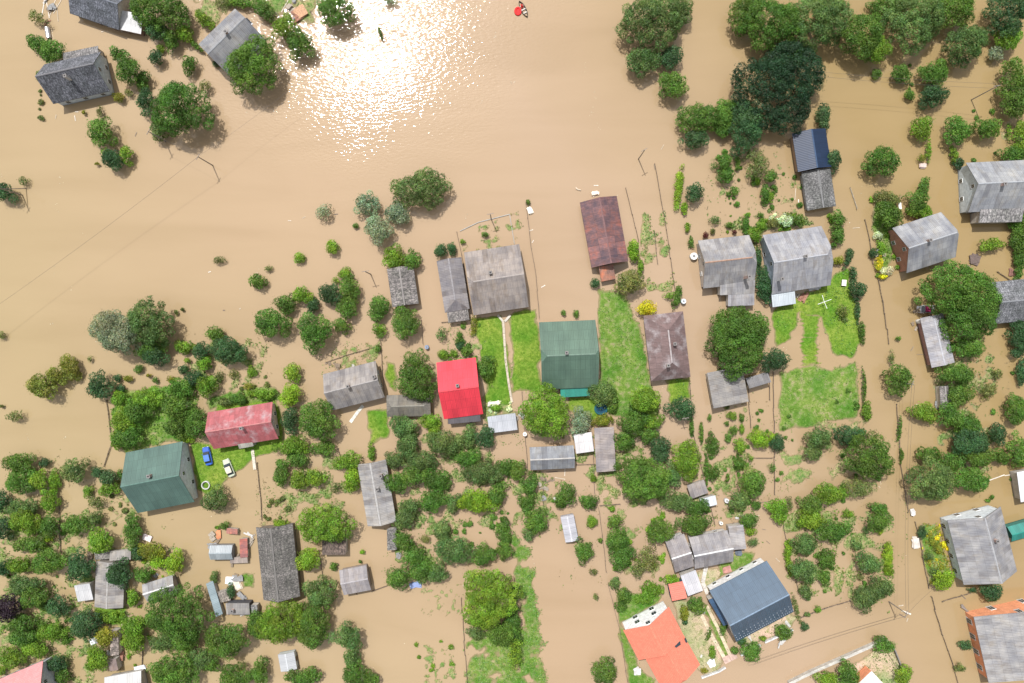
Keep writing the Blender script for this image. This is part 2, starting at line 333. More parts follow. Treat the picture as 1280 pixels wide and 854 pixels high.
LW, VG = (0.12, 0.235, 0.025), (0.13, 0.235, 0.05)
patch('lawn', [(591, 398), (626, 394), (636, 440), (640, 505), (604, 515), (606, 480), (600, 440)], 'lawn', tuft=5, tcol=LW, tsize=.2)
patch('lawn', [(634, 392), (672, 384), (675, 430), (677, 487), (641, 490), (639, 440)], 'lawn', tuft=5, tcol=LW, tsize=.2)
patch('garden_plot', [(746, 362), (782, 366), (792, 398), (800, 402), (802, 430), (815, 474), (826, 520), (800, 528), (750, 514), (750, 480), (748, 400)], 'meadow', amp=.12, tuft=9, tcol=VG)
patch('garden_plot', [(804, 270), (826, 272), (836, 330), (842, 365), (812, 362), (806, 310)], 'patchy', amp=.34, top=.02, tuft=14, tcol=(0.15, .24, .07), tsize=.35)
patch('lawn', [(964, 386), (1000, 372), (1035, 348), (1060, 335), (1070, 380), (1078, 430), (1066, 448), (1045, 446), (1032, 424), (1026, 398), (1000, 394), (990, 425), (968, 440)], 'lawn', amp=.14, tuft=8, tcol=VG)
patch('crop_rows', [(1001, 392), (1027, 392), (1021, 455), (1001, 461)], 'lawn', tuft=10, tcol=(.17, .30, .03), rows=(R(85), 1.0), tsize=.25)
patch('garden_plot', [(975, 466), (1012, 456), (1040, 462), (1070, 452), (1073, 500), (1072, 522), (1010, 534), (973, 540)], 'meadow', amp=.10, top=.16, tuft=9, tcol=(.14, .25, .05))
patch('garden_plot', [(976, 562), (1006, 562), (1010, 600), (980, 602)], 'patchy', amp=.42, top=.0, tuft=14, tcol=(.17, .24, .08))
patch('garden_plot', [(140, 492), (200, 480), (245, 478), (246, 552), (215, 553), (156, 566), (142, 540)], 'meadow', amp=.16, tuft=14, tcol=(.10, .2, .03), tsize=.36)
patch('lawn', [(238, 555), (262, 552), (270, 500), (345, 496), (356, 520), (352, 560), (335, 568), (318, 575), (282, 600), (268, 618), (246, 612)], 'lawn', amp=.12, tuft=6, tcol=(.12, .2, .03), tsize=.22)
patch('lawn', [(300, 486), (345, 482), (352, 500), (262, 512), (258, 498)], 'meadow', amp=.16, tuft=12, tcol=(.13, .21, .05))
patch('lawn', [(457, 513), (484, 511), (487, 549), (463, 553)], 'lawn', tuft=8, tcol=LW, tsize=.24)
patch('lawn', [(482, 452), (494, 455), (497, 490), (484, 487)], 'lawn', tuft=6, tcol=LW, tsize=.22)
patch('garden_plot', [(636, 668), (662, 690), (672, 760), (681, 854), (640, 870), (582, 870), (581, 800), (600, 790), (650, 780), (644, 720)], 'meadow', amp=.28, top=.13, tuft=16, tcol=(.15, .25, .07), tsize=.32)
patch('garden_plot', [(530, 735), (570, 735), (570, 765), (532, 765)], 'patchy', amp=.5, top=-.12, nsc=.9, tuft=8, tcol=(.2, .24, .1))
patch('garden_plot', [(533, 812), (565, 820), (562, 870), (533, 870)], 'patchy', amp=.45, top=-.06, nsc=.7, tuft=14, tcol=(.17, .25, .08))
patch('lawn', [(768, 740), (800, 742), (828, 740), (830, 748), (790, 775), (777, 778), (798, 830), (815, 850), (820, 870), (787, 870), (775, 800)], 'meadow', amp=.1, tuft=10, tcol=(.12, .22, .04))
patch('yard', [(840, 745), (868, 752), (880, 770), (905, 826), (900, 838), (878, 846), (868, 830), (850, 795)], 'dirt', amp=.08, tuft=2, tcol=(.12, .18, .05))
patch('yard', [(870, 715), (895, 708), (905, 715), (888, 740), (872, 735)], 'dirt', amp=.06, tuft=3, tcol=(.12, .2, .05))
patch('lawn', [(895, 700), (930, 690), (945, 690), (940, 705), (895, 725)], 'meadow', amp=.12, tuft=10, tcol=(.12, .2, .04))
patch('lawn', [(878, 762), (888, 762), (915, 815), (905, 820)], 'meadow', top=.1, tuft=8, tcol=(.1, .19, .03))
patch('yard', [(925, 795), (985, 768), (996, 772), (990, 785), (925, 815)], 'dirt', amp=.12, tuft=5, tcol=(.13, .2, .05))
patch('yard', [(1020, 862), (1108, 802), (1120, 818), (1136, 870), (1020, 880)], 'dirt', amp=.1, tuft=9, tcol=(.11, .19, .05))
patch('flower_bed', [(1149, 656), (1170, 652), (1180, 690), (1192, 722), (1160, 730), (1152, 690)], 'meadow', amp=.12, tuft=22, tcol=(.22, .22, .04), tsize=.4, tname='flowers')
patch('flower_bed', [(1092, 240), (1125, 245), (1118, 290), (1112, 345), (1098, 330), (1090, 280)], 'meadow', amp=.14, tuft=14, tcol=(.11, .19, .04), tsize=.36)
patch('garden_plot', [(905, 285), (935, 268), (1000, 270), (1012, 280), (950, 292), (940, 330), (930, 290)], 'patchy', amp=.3, top=.05, tuft=26, tcol=(.12, .18, .05), tsize=.4)
patch('garden_plot', [(602, 285), (645, 272), (648, 303), (580, 318)], 'patchy', amp=.4, top=-.08, nsc=.6, tuft=10, tcol=(.17, .22, .09))
patch('garden_plot', [(240, 0), (300, 0), (285, 18), (258, 30), (240, 18)], 'patchy', amp=.3, top=.08, tuft=16, tcol=(.12, .19, .05))
patch('garden_plot', [(325, 0), (395, 0), (392, 30), (360, 25)], 'patchy', amp=.2, top=.05, tuft=10, tcol=(.14, .2, .06))
patch('garden_plot', [(885, 190), (1000, 200), (990, 262), (910, 255)], 'patchy', amp=.42, top=-.14, nsc=.5, tuft=5, tcol=(.12, .2, .05), tsize=.35)
patch('garden_plot', [(560, 405), (592, 405), (604, 455), (560, 455)], 'patchy', amp=.4, top=-.08, nsc=.5, tuft=8, tcol=(.12, .2, .05), tsize=.35)
patch('garden_plot', [(600, 498), (640, 505), (650, 518), (610, 530), (598, 520)], 'patchy', amp=.15, top=.12, tuft=14, tcol=(.14, .23, .05))
patch('lawn', [(710, 495), (752, 498), (760, 520), (735, 530), (708, 512)], 'lawn', amp=.1, tuft=6, tcol=LW)
patch('lawn', [(830, 474), (862, 472), (864, 500), (838, 505)], 'lawn', amp=.12, tuft=8, tcol=VG)
patch('garden_plot', [(120, 620), (160, 600), (165, 660), (200, 680), (225, 690), (215, 720), (170, 700), (130, 680)], 'patchy', amp=.4, top=-.05, nsc=.5, tuft=12, tcol=(.14, .22, .05))
patch('garden_plot', [(0, 770), (90, 770), (85, 850), (60, 822), (0, 840)], 'patchy', amp=.3, top=.0, nsc=.4, tuft=14, tcol=(.12, .21, .04))
patch('lawn', [(118, 758), (160, 758), (160, 780), (140, 785), (118, 775)], 'lawn', amp=.12, tuft=10, tcol=VG)
patch('garden_plot', [(303, 716), (318, 716), (318, 736), (303, 736)], 'meadow', tuft=10, tcol=(.16, .22, .06))
patch('garden_plot', [(150, 740), (185, 760), (200, 860), (170, 850)], 'patchy', amp=.4, top=-.1, nsc=.4, tuft=10, tcol=(.12, .2, .04))
patch('garden_plot', [(760, 640), (800, 650), (830, 700), (800, 740), (770, 720)], 'patchy', amp=.4, top=-.12, nsc=.35, tuft=10, tcol=(.14, .22, .06))
patch('garden_plot', [(1030, 500), (1075, 520), (1085, 570), (1060, 620), (1040, 640)], 'patchy', amp=.36, top=-.1, nsc=.4, tuft=8, tcol=(.1, .17, .04))
patch('garden_plot', [(420, 440), (475, 430), (478, 450), (420, 462)], 'patchy', amp=.34, top=.0, nsc=.6, tuft=14, tcol=(.2, .2, .08))
patch('garden_plot', [(325, 620), (362, 620), (360, 660), (326, 655)], 'patchy', amp=.4, top=-.13, nsc=.9, tuft=5, tcol=(.2, .2, .08))
patch('garden_plot', [(895, 470), (935, 440), (935, 510), (905, 520)], 'patchy', amp=.4, top=-.14, nsc=.9, tuft=6, tcol=(.17, .2, .07))
patch('garden_plot', [(1255, 160), (1280, 160), (1280, 205), (1262, 205)], 'patchy', amp=.3, top=.02, tuft=14, tcol=(.13, .2, .06))

for pl_, c_ in (([(0, 640), (60, 650), (80, 720), (60, 790), (0, 790)], (.10, .19, .03)), ([(80, 640), (120, 640), (118, 720), (90, 760)], (.12, .2, .04)), ([(330, 440), (300, 500), (250, 470), (230, 430), (280, 420)], (.13, .19, .05)), ([(355, 570), (400, 560), (440, 590), (430, 640), (360, 640)], (.13, .2, .05)),
    ([(490, 640), (560, 650), (560, 700), (500, 700)], (.12, .2, .05)), ([(640, 590), (700, 600), (700, 660), (645, 670)], (.12, .19, .05)), ([(860, 560), (930, 560), (940, 650), (870, 640)], (.12, .2, .05)), ([(980, 640), (1040, 640), (1050, 740), (990, 740)], (.12, .19, .04)), ([(1170, 440), (1240, 450), (1230, 600), (1180, 580)], (.10, .16, .04)),
    ([(500, 545), (620, 545), (630, 660), (520, 660)], (.09, .16, .04)), ([(700, 540), (800, 560), (820, 640), (760, 630)], (.11, .18, .04)), ([(1055, 640), (1110, 640), (1110, 760), (1065, 760)], (.12, .19, .05)), ([(110, 760), (60, 760), (60, 854), (120, 854)], (.12, .2, .04))):
    patch('silted_garden', pl_, 'patchy', amp=.42, top=-.0, nsc=.38, tuft=15, tcol=c_, tsize=.36)
# ------------------------------------------------------------------ buildings
def make_window():
    f = MB()
    for c_, d_ in (((0, 0, .62), (.9, .1, .09)), ((0, 0, -.62), (1.0, .16, .08)), ((-.42, 0, 0), (.09, .1, 1.3)), ((.42, 0, 0), (.09, .1, 1.3)), ((0, 0, 0), (.05, .08, 1.3))): f.box(c_, d_)
    p = MB(); p.box((0, .02, 0), (.84, .05, 1.24)); return f.mesh('window'), p.mesh('pane')
WIN, PANE = make_window(); WIN.materials.append(M['plain']); PANE.materials.append(M['glass'])
DM = MB(); DM.box((0, 0, 1.0), (.95, .08, 2.0)); DM.box((0, -.05, 1.0), (.7, .05, 1.6)); DOOR = DM.mesh('door'); DOOR.materials.append(M['wood'])
def add_window(root, x, y, z, rz, s=1.0, col=(.8, .8, .78)):
    wo = link('window', WIN, None, root, col); wo.location = (x, y, z); wo.rotation_euler = (0, 0, rz); wo.scale = (s, 1, s)
    link('pane', PANE, None, wo)

def frame_of(quad, ze, axis):
    A, B, C_, D = [P(x, y, ze) for x, y in quad]
    if axis == 'v': A, B, C_, D = D, A, B, C_       # rotate so that A->B runs along the ridge
    ctr = (A+B+C_+D)/4; u = ((B-A)+(C_-D))/2; v = ((D-A)+(C_-B))/2
    Lu = u.length; Wv = v.length; ang = math.atan2(u.y, u.x); return ctr, Lu, Wv, ang

def roof_mesh(Lu, Wv, ze, rise, hips, thick=0.14):
    """ridge along x. +y eave and -y eave; hips (left, right) 0 gable .. 1 full hip"""
    hw, hl = Wv/2, Lu/2; sl = math.hypot(hw, rise); m = MB()
    f0, f1 = hips; r0, r1 = -hl+f0*hw*0.85, hl-f1*hw*0.85
    def zat(y): return ze+rise*(1-abs(y)/hw)
    def put(dz, flip):
        for sgn in (1, -1):
            pts = [(-hl, sgn*hw), (hl, sgn*hw), (hl, sgn*hw*f1), (r1, 0), (r0, 0), (-hl, sgn*hw*f0)]
            q = []
            for p in pts:
                if not q or (abs(q[-1][0]-p[0])+abs(q[-1][1]-p[1]) > 1e-4): q.append(p)
            if abs(q[0][0]-q[-1][0])+abs(q[0][1]-q[-1][1]) < 1e-4: q.pop()
            P3 = [(x, y, zat(y)+dz) for x, y in q]; uv = [(x, (1-abs(y)/hw)*sl) for x, y in q]
            if (sgn > 0) != flip: P3 = P3[::-1]; uv = uv[::-1]
            m.face(P3, uv)
        for f_, xe, xr in ((f0, -hl, r0), (f1, hl, r1)):
            if f_ > 0.01:
                P3 = [(xe, -hw*f_, zat(hw*f_)+dz), (xe, hw*f_, zat(hw*f_)+dz), (xr, 0, ze+rise+dz)]; uv = [(-hw*f_, 0), (hw*f_, 0), (0, sl*f_)]
                if (xe < 0) != flip: P3 = P3[::-1]; uv = uv[::-1]
                m.face(P3, uv)
    put(0, False); put(-thick, True)
    rim = [(-hl, -hw), (hl, -hw), (hl, -hw*f1), (hl, 0) if f1 < .01 else None, (hl, hw*f1), (hl, hw), (-hl, hw), (-hl, hw*f0), (-hl, 0) if f0 < .01 else None, (-hl, -hw*f0)]
    rim = [p for p in rim if p]
    for a, b in zip(rim, rim[1:]+rim[:1]):
        if abs(a[0]-b[0])+abs(a[1]-b[1]) < 1e-4: continue
        m.face([(a[0], a[1], zat(a[1])-thick), (b[0], b[1], zat(b[1])-thick), (b[0], b[1], zat(b[1])), (a[0], a[1], zat(a[1]))], [(0, 0), (1, 0), (1, .1), (0, .1)])
    return m
def ridge_cap(Lu, Wv, ze, rise, hips):
    hw, hl = Wv/2, Lu/2; r0, r1 = -hl+hips[0]*hw*.85, hl-hips[1]*hw*.85; m = MB()
    k = .16; dz = rise/hw*k
    for s_ in (1, -1): m.face([(r0, 0, ze+rise+.05), (r1, 0, ze+rise+.05), (r1, s_*k, ze+rise-dz+.05), (r0, s_*k, ze+rise-dz+.05)][::-s_])
    return m
def wall_mesh(Lu, Wv, ze, rise, hips, ov, thick=0.14, base=-1.2):
    hl, hw = Lu/2-ov, Wv/2-ov; m = MB(); top = ze+rise*(ov/(Wv/2))-thick-.01
    def zr(y): return ze+rise*(1-abs(y)/(Wv/2))-thick-.01
    for s_ in (1, -1):
        m.face([(-hl*s_, -hw*s_, base), (hl*s_, -hw*s_, base), (hl*s_, -hw*s_, zr(hw)), (-hl*s_, -hw*s_, zr(hw))], [(0, base), (Lu, base), (Lu, top), (0, top)])
    for s_, f_ in ((-1, hips[0]), (1, hips[1])):
        x = hl*s_; hb = max(0.0, min(hw, Wv/2*f_)) if f_ > .01 else 0
        prof = [(-hw, base), (hw, base), (hw, zr(hw))]
        if f_ < .01: prof.append((0, zr(0)))
        elif f_ < .97: prof += [(hb, zr(hb)), (-hb, zr(hb))]
        prof.append((-hw, zr(hw)))
        pts = [(x, y, z) for y, z in prof]; uv = [(y+20, z) for y, z in prof]
        if s_ < 0: pts = pts[::-1]; uv = uv[::-1]
        m.face(pts, uv)
    return m
def shed_meshes(Lu, Wv, ze, rise, ov, thick=.1, base=-1.2, open_=False):
    """mono pitch; high side is +y"""
    hl, hw = Lu/2, Wv/2; sl = math.hypot(Wv, rise)
    def z(y): return ze+rise*(y+hw)/Wv
    m = MB(); q = [(-hl, -hw), (hl, -hw), (hl, hw), (-hl, hw)]
    m.face([(x, y, z(y)) for x, y in q], [(x, (y+hw)/Wv*sl) for x, y in q]); m.face([(x, y, z(y)-thick) for x, y in q][::-1])
    for a, b in zip(q, q[1:]+q[:1]): m.face([(a[0], a[1], z(a[1])-thick), (b[0], b[1], z(b[1])-thick), (b[0], b[1], z(b[1])), (a[0], a[1], z(a[1]))])
    wl = MB(); il, iw = hl-ov, hw-ov; q = [(-il, -iw), (il, -iw), (il, iw), (-il, iw)]
    if open_:
        for a in q: wl.box((a[0], a[1], (z(a[1])+base)/2-.05), (.12, .12, z(a[1])-base-.1))
    else:
        for a, b in zip(q, q[1:]+q[:1]):
            d = math.hypot(a[0]-b[0], a[1]-b[1]); wl.face([(a[0], a[1], base), (b[0], b[1], base), (b[0], b[1], z(b[1])-thick-.01), (a[0], a[1], z(a[1])-thick-.01)], [(0, base), (d, base), (d, 2), (0, 2)])
    return m, wl
GR = (.36, .335, .318)
def building(name, label, cat, lm, quad, ze=2.4, rise=2.8, axis='h', mat='sheet', col=GR, wall=(.5, .47, .42), hips=(0, 0), ov=.45, chim=(), win=True, wmat='plain', kind='gable', root=None, cap=None, door=True, ws=1.0):
    ctr, Lu, Wv, ang = frame_of(quad, ze, axis)
    if kind == 'mono':   # axis names the high side: T B L R
        ctr, Lu, Wv, ang = frame_of(quad, ze, 'h' if axis in 'TB' else 'v')
        up = {'T': (quad[0][0]+quad[1][0])/2, 'B': 0, 'L': 0, 'R': 0}
        tgt = {'T': (quad[0], quad[1]), 'B': (quad[2], quad[3]), 'L': (quad[0], quad[3]), 'R': (quad[1], quad[2])}[axis]
        tv = (P(*tgt[0])+P(*tgt[1]))/2-Vector((ctr.x, ctr.y, 0)); yv = Vector((-math.sin(ang), math.cos(ang), 0))
        if tv.dot(yv) < 0: ang += math.pi
    if hips[0] != hips[1] and kind == 'gable':  # hips given as (left/top end, right/bottom end)
        u = Vector((math.cos(ang), math.sin(ang), 0)); first = Vector((-1, 0, 0)) if axis == 'h' else Vector((0, 1, 0))
        if u.dot(first) > 0: hips = (hips[1], hips[0])
    own = root is None
    sc_ = {'sheet': .72, 'mossy': .72, 'metal': .78, 'tile': .8, 'faded': .75, 'rusty': .9}.get(mat, .8); col = tuple(c*sc_ for c in col)
    if kind == 'gable' and rise >= 1.2 and ze < 3.5 and 'steel' not in str(label): rise *= 1.22
    if wall: wall = tuple(c*.85 for c in wall)
    if cap: cap = tuple(c*.75 for c in cap)
    if own: root = thing(name, (ctr.x, ctr.y, 0), ang); off = Vector((0, 0, 0)); par = root
    if own:
        if label: tag(root, label, cat)
        if lm: LAND.append((lm, sum(p[0] for p in quad)/4, sum(p[1] for p in quad)/4))
    if kind == 'mono':
        rm, wl = shed_meshes(Lu, Wv, ze, rise, ov, open_=(wall is None)); rmn, wln = 'roof', 'wall'
        ro = rm.build('roof', mat, root, col); wo = wl.build('post' if wall is None else 'wall', 'wood' if wall is None else wmat, root, wall or (.2, .15, .1))
    else:
        ro = roof_mesh(Lu, Wv, ze, rise, hips).build('roof', mat, root, col)
        wo = wall_mesh(Lu, Wv, ze, rise, hips, ov).build('wall', wmat, root, wall)
        cc = cap or tuple(min(.8, c*1.12) for c in col); rc = ridge_cap(Lu, Wv, ze, rise, hips).build('ridge_cap', 'plain', ro, cc)
    if not own:
        dx = Vector((ctr.x-root.location.x, ctr.y-root.location.y, 0)); a = -root.rotation_euler[2]
        loc = Vector((dx.x*math.cos(a)-dx.y*math.sin(a), dx.x*math.sin(a)+dx.y*math.cos(a), 0))
        for o in (ro, wo): o.location = loc; o.rotation_euler = (0, 0, ang+a)
        return root
    for (cx, cy) in chim:
        zc = ze+rise*.95; w_ = P(cx, cy, zc); dx = w_.x-ctr.x; dy = w_.y-ctr.y; lx = dx*math.cos(-ang)-dy*math.sin(-ang); ly = dx*math.sin(-ang)+dy*math.cos(-ang)
        lx = max(-Lu/2+.6, min(Lu/2-.6, lx)); ly = max(-Wv/2+.6, min(Wv/2-.6, ly)); zb = ze+rise*(1-abs(ly)/(Wv/2)) if kind == 'gable' else ze
        c = MB(); zt = max(zb+1.0, ze+rise+.35); c.box((lx, ly, (zb-.3+zt)/2), (.55, .55, zt-zb+.3)); ch = c.build('chimney', 'brick', ro, (.42, .3, .25) if rnd.random() < .5 else (.5, .48, .46))
        c = MB(); c.box((lx, ly, zt+.04), (.72, .72, .08)); c.build('chimney_cap', 'plain', ch, (.17, .16, .155))
        c = MB(); c.box((lx, ly, zt+.085), (.3, .3, .03)); c.build('flue', 'rubber', ch)
    if kind == 'gable' and win:
        hl, hw = Lu/2-ov, Wv/2-ov
        zs = [1.2] if ze < 3.6 else [0.9, 3.5]
        for s_ in (1, -1):
            n = max(1, int(Lu/3.4))
            for i in range(n):
                x = (i+.5)/n*2*hl-hl
                for z in zs:
                    if z+.7 < ze: add_window(root, x, -hw*s_-.02*s_, z, 0 if s_ > 0 else math.pi, ws)
        for s_ in (1, -1):
            n = 2 if Wv > 6 else 1
            for i in range(n):
                y = (i+.5)/n*2*hw-hw
                for z in zs:
                    if z+.7 < ze+.4: add_window(root, hl*s_+.02*s_, y*.8, z, R(90)*s_, ws)
            if ze+rise*.6 > 3.6 and hips[(s_+1)//2] < .6: add_window(root, hl*s_+.02*s_, 0, ze+rise*.33, R(90)*s_, ws*.9)
    elif door:
        hl = Lu/2-ov; d = link('door', DOOR, None, root, (.16, .11, .07)); d.location = (0, -(Wv/2-ov)-.04, -1.0); d.scale = (1, 1, min(1.0, (ze+.9)/2.0))
    return root

def q4(r, c, *p): return [tp(r, c, p[i], p[i+1]) for i in range(0, 8, 2)]
def qf(*p): return [(p[i], p[i+1]) for i in range(0, 8, 2)]
B = building
DKS, LB = (.15, .16, .19), (.55, .62, .68)
B('barn', 'large dark slate barn cut by the top edge, beside white sheeting', 'barn', 'the top-edge slate barn', qf(98, -28, 166, -14, 148, 42, 93, 14), 2.2, 2.6, 'h', 'mossy', (.17, .185, .22), win=False, chim=())
B('shed', 'shed with peeling white tin roof joined to the dark slate barn', 'shed', None, qf(143, 12, 172, 19, 185, 44, 132, 33), 2.0, .6, 'T', 'faded', (.72, .72, .72), kind='mono', wall=(.3, .2, .15), ov=.3)
r = B('house', 'old slate-roofed house with blue-grey gable standing alone near upper left corner', 'house', 'the lone slate house upper left', q4(0, 0, 222, 325, 500, 255, 553, 458, 264, 515), 2.8, 3.6, 'h', 'mossy', (.17, .18, .21), LB, (0, 0), chim=[(83, 96)], cap=(.25, .25, .27))
B('shed', None, None, None, q4(0, 0, 318, 262, 490, 230, 500, 290, 322, 330), 2.4, .7, 'B', 'mossy', (.26, .25, .25), kind='mono', root=r, ov=.3)
B('house', 'grey-roofed house with white-framed skylight, half under the round tree', 'house', 'the skylight house', qf(296, 10, 331, 52, 288, 97, 248, 54), 2.8, 2.8, 'v', 'sheet', (.30, .31, .33), chim=[(284, 42)])
B('shed', 'shed with smooth navy metal roof beside the tall dark trees', 'shed', 'the navy-roofed shed', q4(0, 3, 122, 667, 285, 640, 318, 832, 148, 858), 2.6, 1.2, 'v', 'metal', (.011, .028, .07), (.35, .25, .18), win=False, cap=(.05, .09, .17))
B('shed', 'lichen-covered black slate shed below the navy-roofed shed', 'shed', 'the lichen-covered slate shed', q4(1, 3, 165, 5, 312, -15, 338, 172, 198, 200), 2.0, 1.0, 'v', 'mossy', (.20, .20, .20), (.4, .4, .42), win=False)
r = B('house', 'two-storey house with pale blue-grey gable at right edge, grey sheet roof', 'house', 'the pale-gabled right-edge house', qf(1208, 204, 1292, 199, 1296, 262, 1210, 265), 3.6, 3.6, 'h', 'sheet', (.36, .38, .405), (.55, .62, .66), (0, 0), chim=[(1253, 231)])
B('x', None, None, None, qf(1223, 262, 1277, 262, 1277, 277, 1223, 279), 3.2, .8, 'T', 'mossy', (.33, .32, .32), kind='mono', root=r, ov=.3)
B('house', 'house with grey half-hipped roof and red brick gable on its left', 'house', 'the brick-gabled house', q4(1, 3, 638, 260, 885, 218, 914, 415, 672, 532), 3.2, 3.0, 'h', 'sheet', (.36, .375, .40), (.42, .2, .14), (0, .1), chim=[(1160, 301)], wmat='brick')
r = B('house', 'large pale grey half-hipped house with light blue annex beside the lawn', 'house', 'the large pale grey house', qf(955, 294, 1027, 282, 1038, 357, 963, 368), 3.0, 3.2, 'h', 'sheet', (.38, .39, .42), (.5, .58, .68), (0, .25), chim=[(1005, 321), (977, 349)])
B('x', None, None, None, qf(963, 367, 993, 362, 994, 380, 966, 384), 2.3, .5, 'T', 'metal', (.52, .58, .62), kind='mono', root=r, ov=.2, wall=(.3, .33, .4))
B('house', 'dark slate cottage at right edge beside the wide walnut tree', 'house', 'the right-edge slate cottage', qf(1234, 353, 1284, 349, 1290, 400, 1246, 405), 2.4, 2.4, 'h', 'mossy', (.22, .23, .25), LB, (0, .2))
B('barn', 'long grey sheet-roofed barn with worn red and blue wall under tree', 'barn', 'the red-and-blue-walled barn', qf(1152, 395, 1177, 394, 1196, 455, 1162, 458), 2.4, .7, 'v', 'sheet', (.42, .42, .45), (.34, .2, .19), win=False)
r = B('barn', 'long rusty brown tin-roofed barn standing in open water', 'barn', 'the rusty brown barn', q4(1, 2, 338, 160, 522, 120, 580, 450, 397, 480), 2.4, 1.8, 'v', 'rusty', (.17, .095, .095), (.3, .2, .15), win=False)
B('x', None, None, None, q4(1, 2, 435, 478, 510, 465, 510, 538, 442, 552), 1.8, .4, 'T', 'rusty', (.30, .15, .10), kind='mono', root=r, ov=.2)
r = B('house', 'grey house with rust-streaked ridge and stepped annex beside the lane', 'house', 'the rust-ridged house', q4(1, 2, 925, 350, 1180, 315, 1212, 560, 955, 582), 3.0, 3.0, 'h', 'sheet', (.36, .36, .37), (.5, .45, .4), (0, .25), cap=(.42, .27, .2), chim=[(936, 346)])
B('x', None, None, None, q4(1, 2, 1030, 555, 1208, 545, 1208, 612, 1040, 618), 2.6, .8, 'T', 'sheet', (.36, .36, .37), kind='mono', root=r, ov=.2)
B('x', None, None, None, q4(1, 2, 1072, 612, 1200, 608, 1215, 668, 1080, 674), 2.2, .4, 'T', 'sheet', (.42, .42, .44), kind='mono', root=r, ov=.2)
B('house', 'square house with faded brown-red hipped roof beside the flooded lane', 'house', 'the brown hipped house', qf(804, 395, 854, 389, 863, 472, 814, 476), 2.6, 2.6, 'v', 'faded', (.20, .135, .13), (.6, .55, .5), (1, 1), chim=[(843, 430), (835, 457)], cap=(.45, .4, .4))
r = B('house', 'large dark green metal-roofed house beside the bright lawn', 'house', 'the large green-roofed house', qf(673, 404, 744, 399, 748, 485, 678, 486), 3.0, 3.4, 'h', 'metal', (.095, .165, .12), (.6, .6, .55), (.2, .12), chim=[(708, 441)], cap=(.16, .24, .19))
B('x', None, None, None, qf(700, 482, 736, 480, 737, 495, 701, 497), 2.2, .5, 'T', 'metal', (.03, .26, .2), kind='mono', root=r, ov=.2)
B('barn', 'broad grey-brown barn with little white porch facing the lawns', 'barn', 'the broad lawn-side barn', qf(580, 316, 648, 305, 662, 384, 592, 394), 2.6, 2.8, 'h', 'sheet', (.34, .305, .285), (.5, .5, .48), (.2, 0), chim=[(613, 341)])
r = B('barn', 'narrow grey hipped shed standing left of the broad barn', 'shed', 'the narrow hipped shed', q4(1, 1, 900, 448, 1025, 430, 1065, 688, 943, 705), 2.3, 1.2, 'v', 'sheet', (.29, .275, .285), (.35, .3, .26), (0, 1), win=False)
B('x', None, None, None, q4(1, 1, 947, 705, 1060, 690, 1062, 742, 965, 757), 1.9, .3, 'T', 'mossy', (.28, .26, .25), kind='mono', root=r, ov=.2)
B('shed', 'speckled mossy slate shed with bushes at both ends', 'shed', 'the speckled mossy shed', q4(1, 1, 652, 490, 785, 470, 812, 668, 680, 672), 2.2, 1.2, 'v', 'mossy', (.26, .24, .23), (.3, .25, .2), win=False)
r = B('house', 'green-roofed house with tall white gable at far left of the village', 'house', 'the white-gabled green house', q4(2, 0, 626, 552, 912, 500, 970, 798, 688, 858), 3.0, 3.6, 'h', 'metal', (.085, .155, .13), (.68, .7, .74), (0, 0), chim=[(187, 595)], cap=(.11, .2, .17))
r = B('house', 'house with patchy faded pink-red roof above two parked cars', 'house', 'the patchy pink-red house', qf(260, 515, 340, 503, 349, 548, 267, 562), 2.6, 2.4, 'h', 'faded', (.42, .115, .125), (.6, .52, .45), (.0, .0), chim=[(303, 535)], cap=(.5, .2, .2))
B('x', None, None, None, qf(298, 555, 316, 551, 317, 558, 299, 561), 2.4, .4, 'T', 'sheet', (.4, .4, .36), kind='mono', root=r, ov=.1)
B('house', 'grey sheet-roofed cottage with two chimneys behind a flooded yard', 'house', 'the grey two-chimney cottage', q4(2, 1, 335, 167, 600, 92, 640, 283, 378, 340), 2.6, 2.4, 'h', 'sheet', (.34, .32, .31), (.5, .45, .4), chim=[(436, 483), (468, 471)])
B('shed', 'olive-grey low shed between dark tree and leafy thicket', 'shed', 'the olive-grey low shed', q4(2, 1, 648, 260, 868, 270, 876, 362, 660, 385), 2.0, 1.4, 'h', 'sheet', (.25, .235, .20), (.3, .25, .2), (.6, .6), win=False)
r = B('house', 'house with vivid crimson-red metal roof in the middle', 'house', 'the crimson-roofed house', q4(2, 1, 898, 103, 1088, 83, 1142, 358, 940, 390), 2.8, 3.2, 'h', 'metal', (.74, .045, .07), (.55, .45, .4), (0, 0), chim=[(572, 482)], cap=(.7, .07, .09))
B('x', None, None, None, q4(2, 1, 955, 372, 1120, 358, 1118, 398, 962, 412), 2.2, .5, 'T', 'metal', (.12, .11, .12), kind='mono', root=r, ov=.1)
B('barn', 'long narrow pale grey barn with chimneys left of the thicket', 'barn', 'the long pale barn', qf(449, 579, 480, 576, 498, 652, 457, 658), 2.4, 1.4, 'v', 'sheet', (.42, .41, .40), (.4, .36, .3), chim=[(476, 595), (472, 611)], win=False)
B('greenhouse', 'small white corrugated shelter at the lower end of the lawn', 'shelter', 'the small white shelter', qf(608, 521, 644, 517, 647, 537, 613, 542), 1.9, .5, 'T', 'metal', (.50, .52, .56), kind='mono', wall=(.55, .6, .6), ov=.1)
r = B('shed', 'blue-grey corrugated shed with a notched corner by the white roof', 'shed', 'the notched blue-grey shed', qf(661, 560, 718, 556, 717, 586, 664, 575+12), 2.4, 1.6, 'h', 'sheet', (.33, .35, .38), (.35, .3, .25), win=False, cap=(.5, .48, .46))
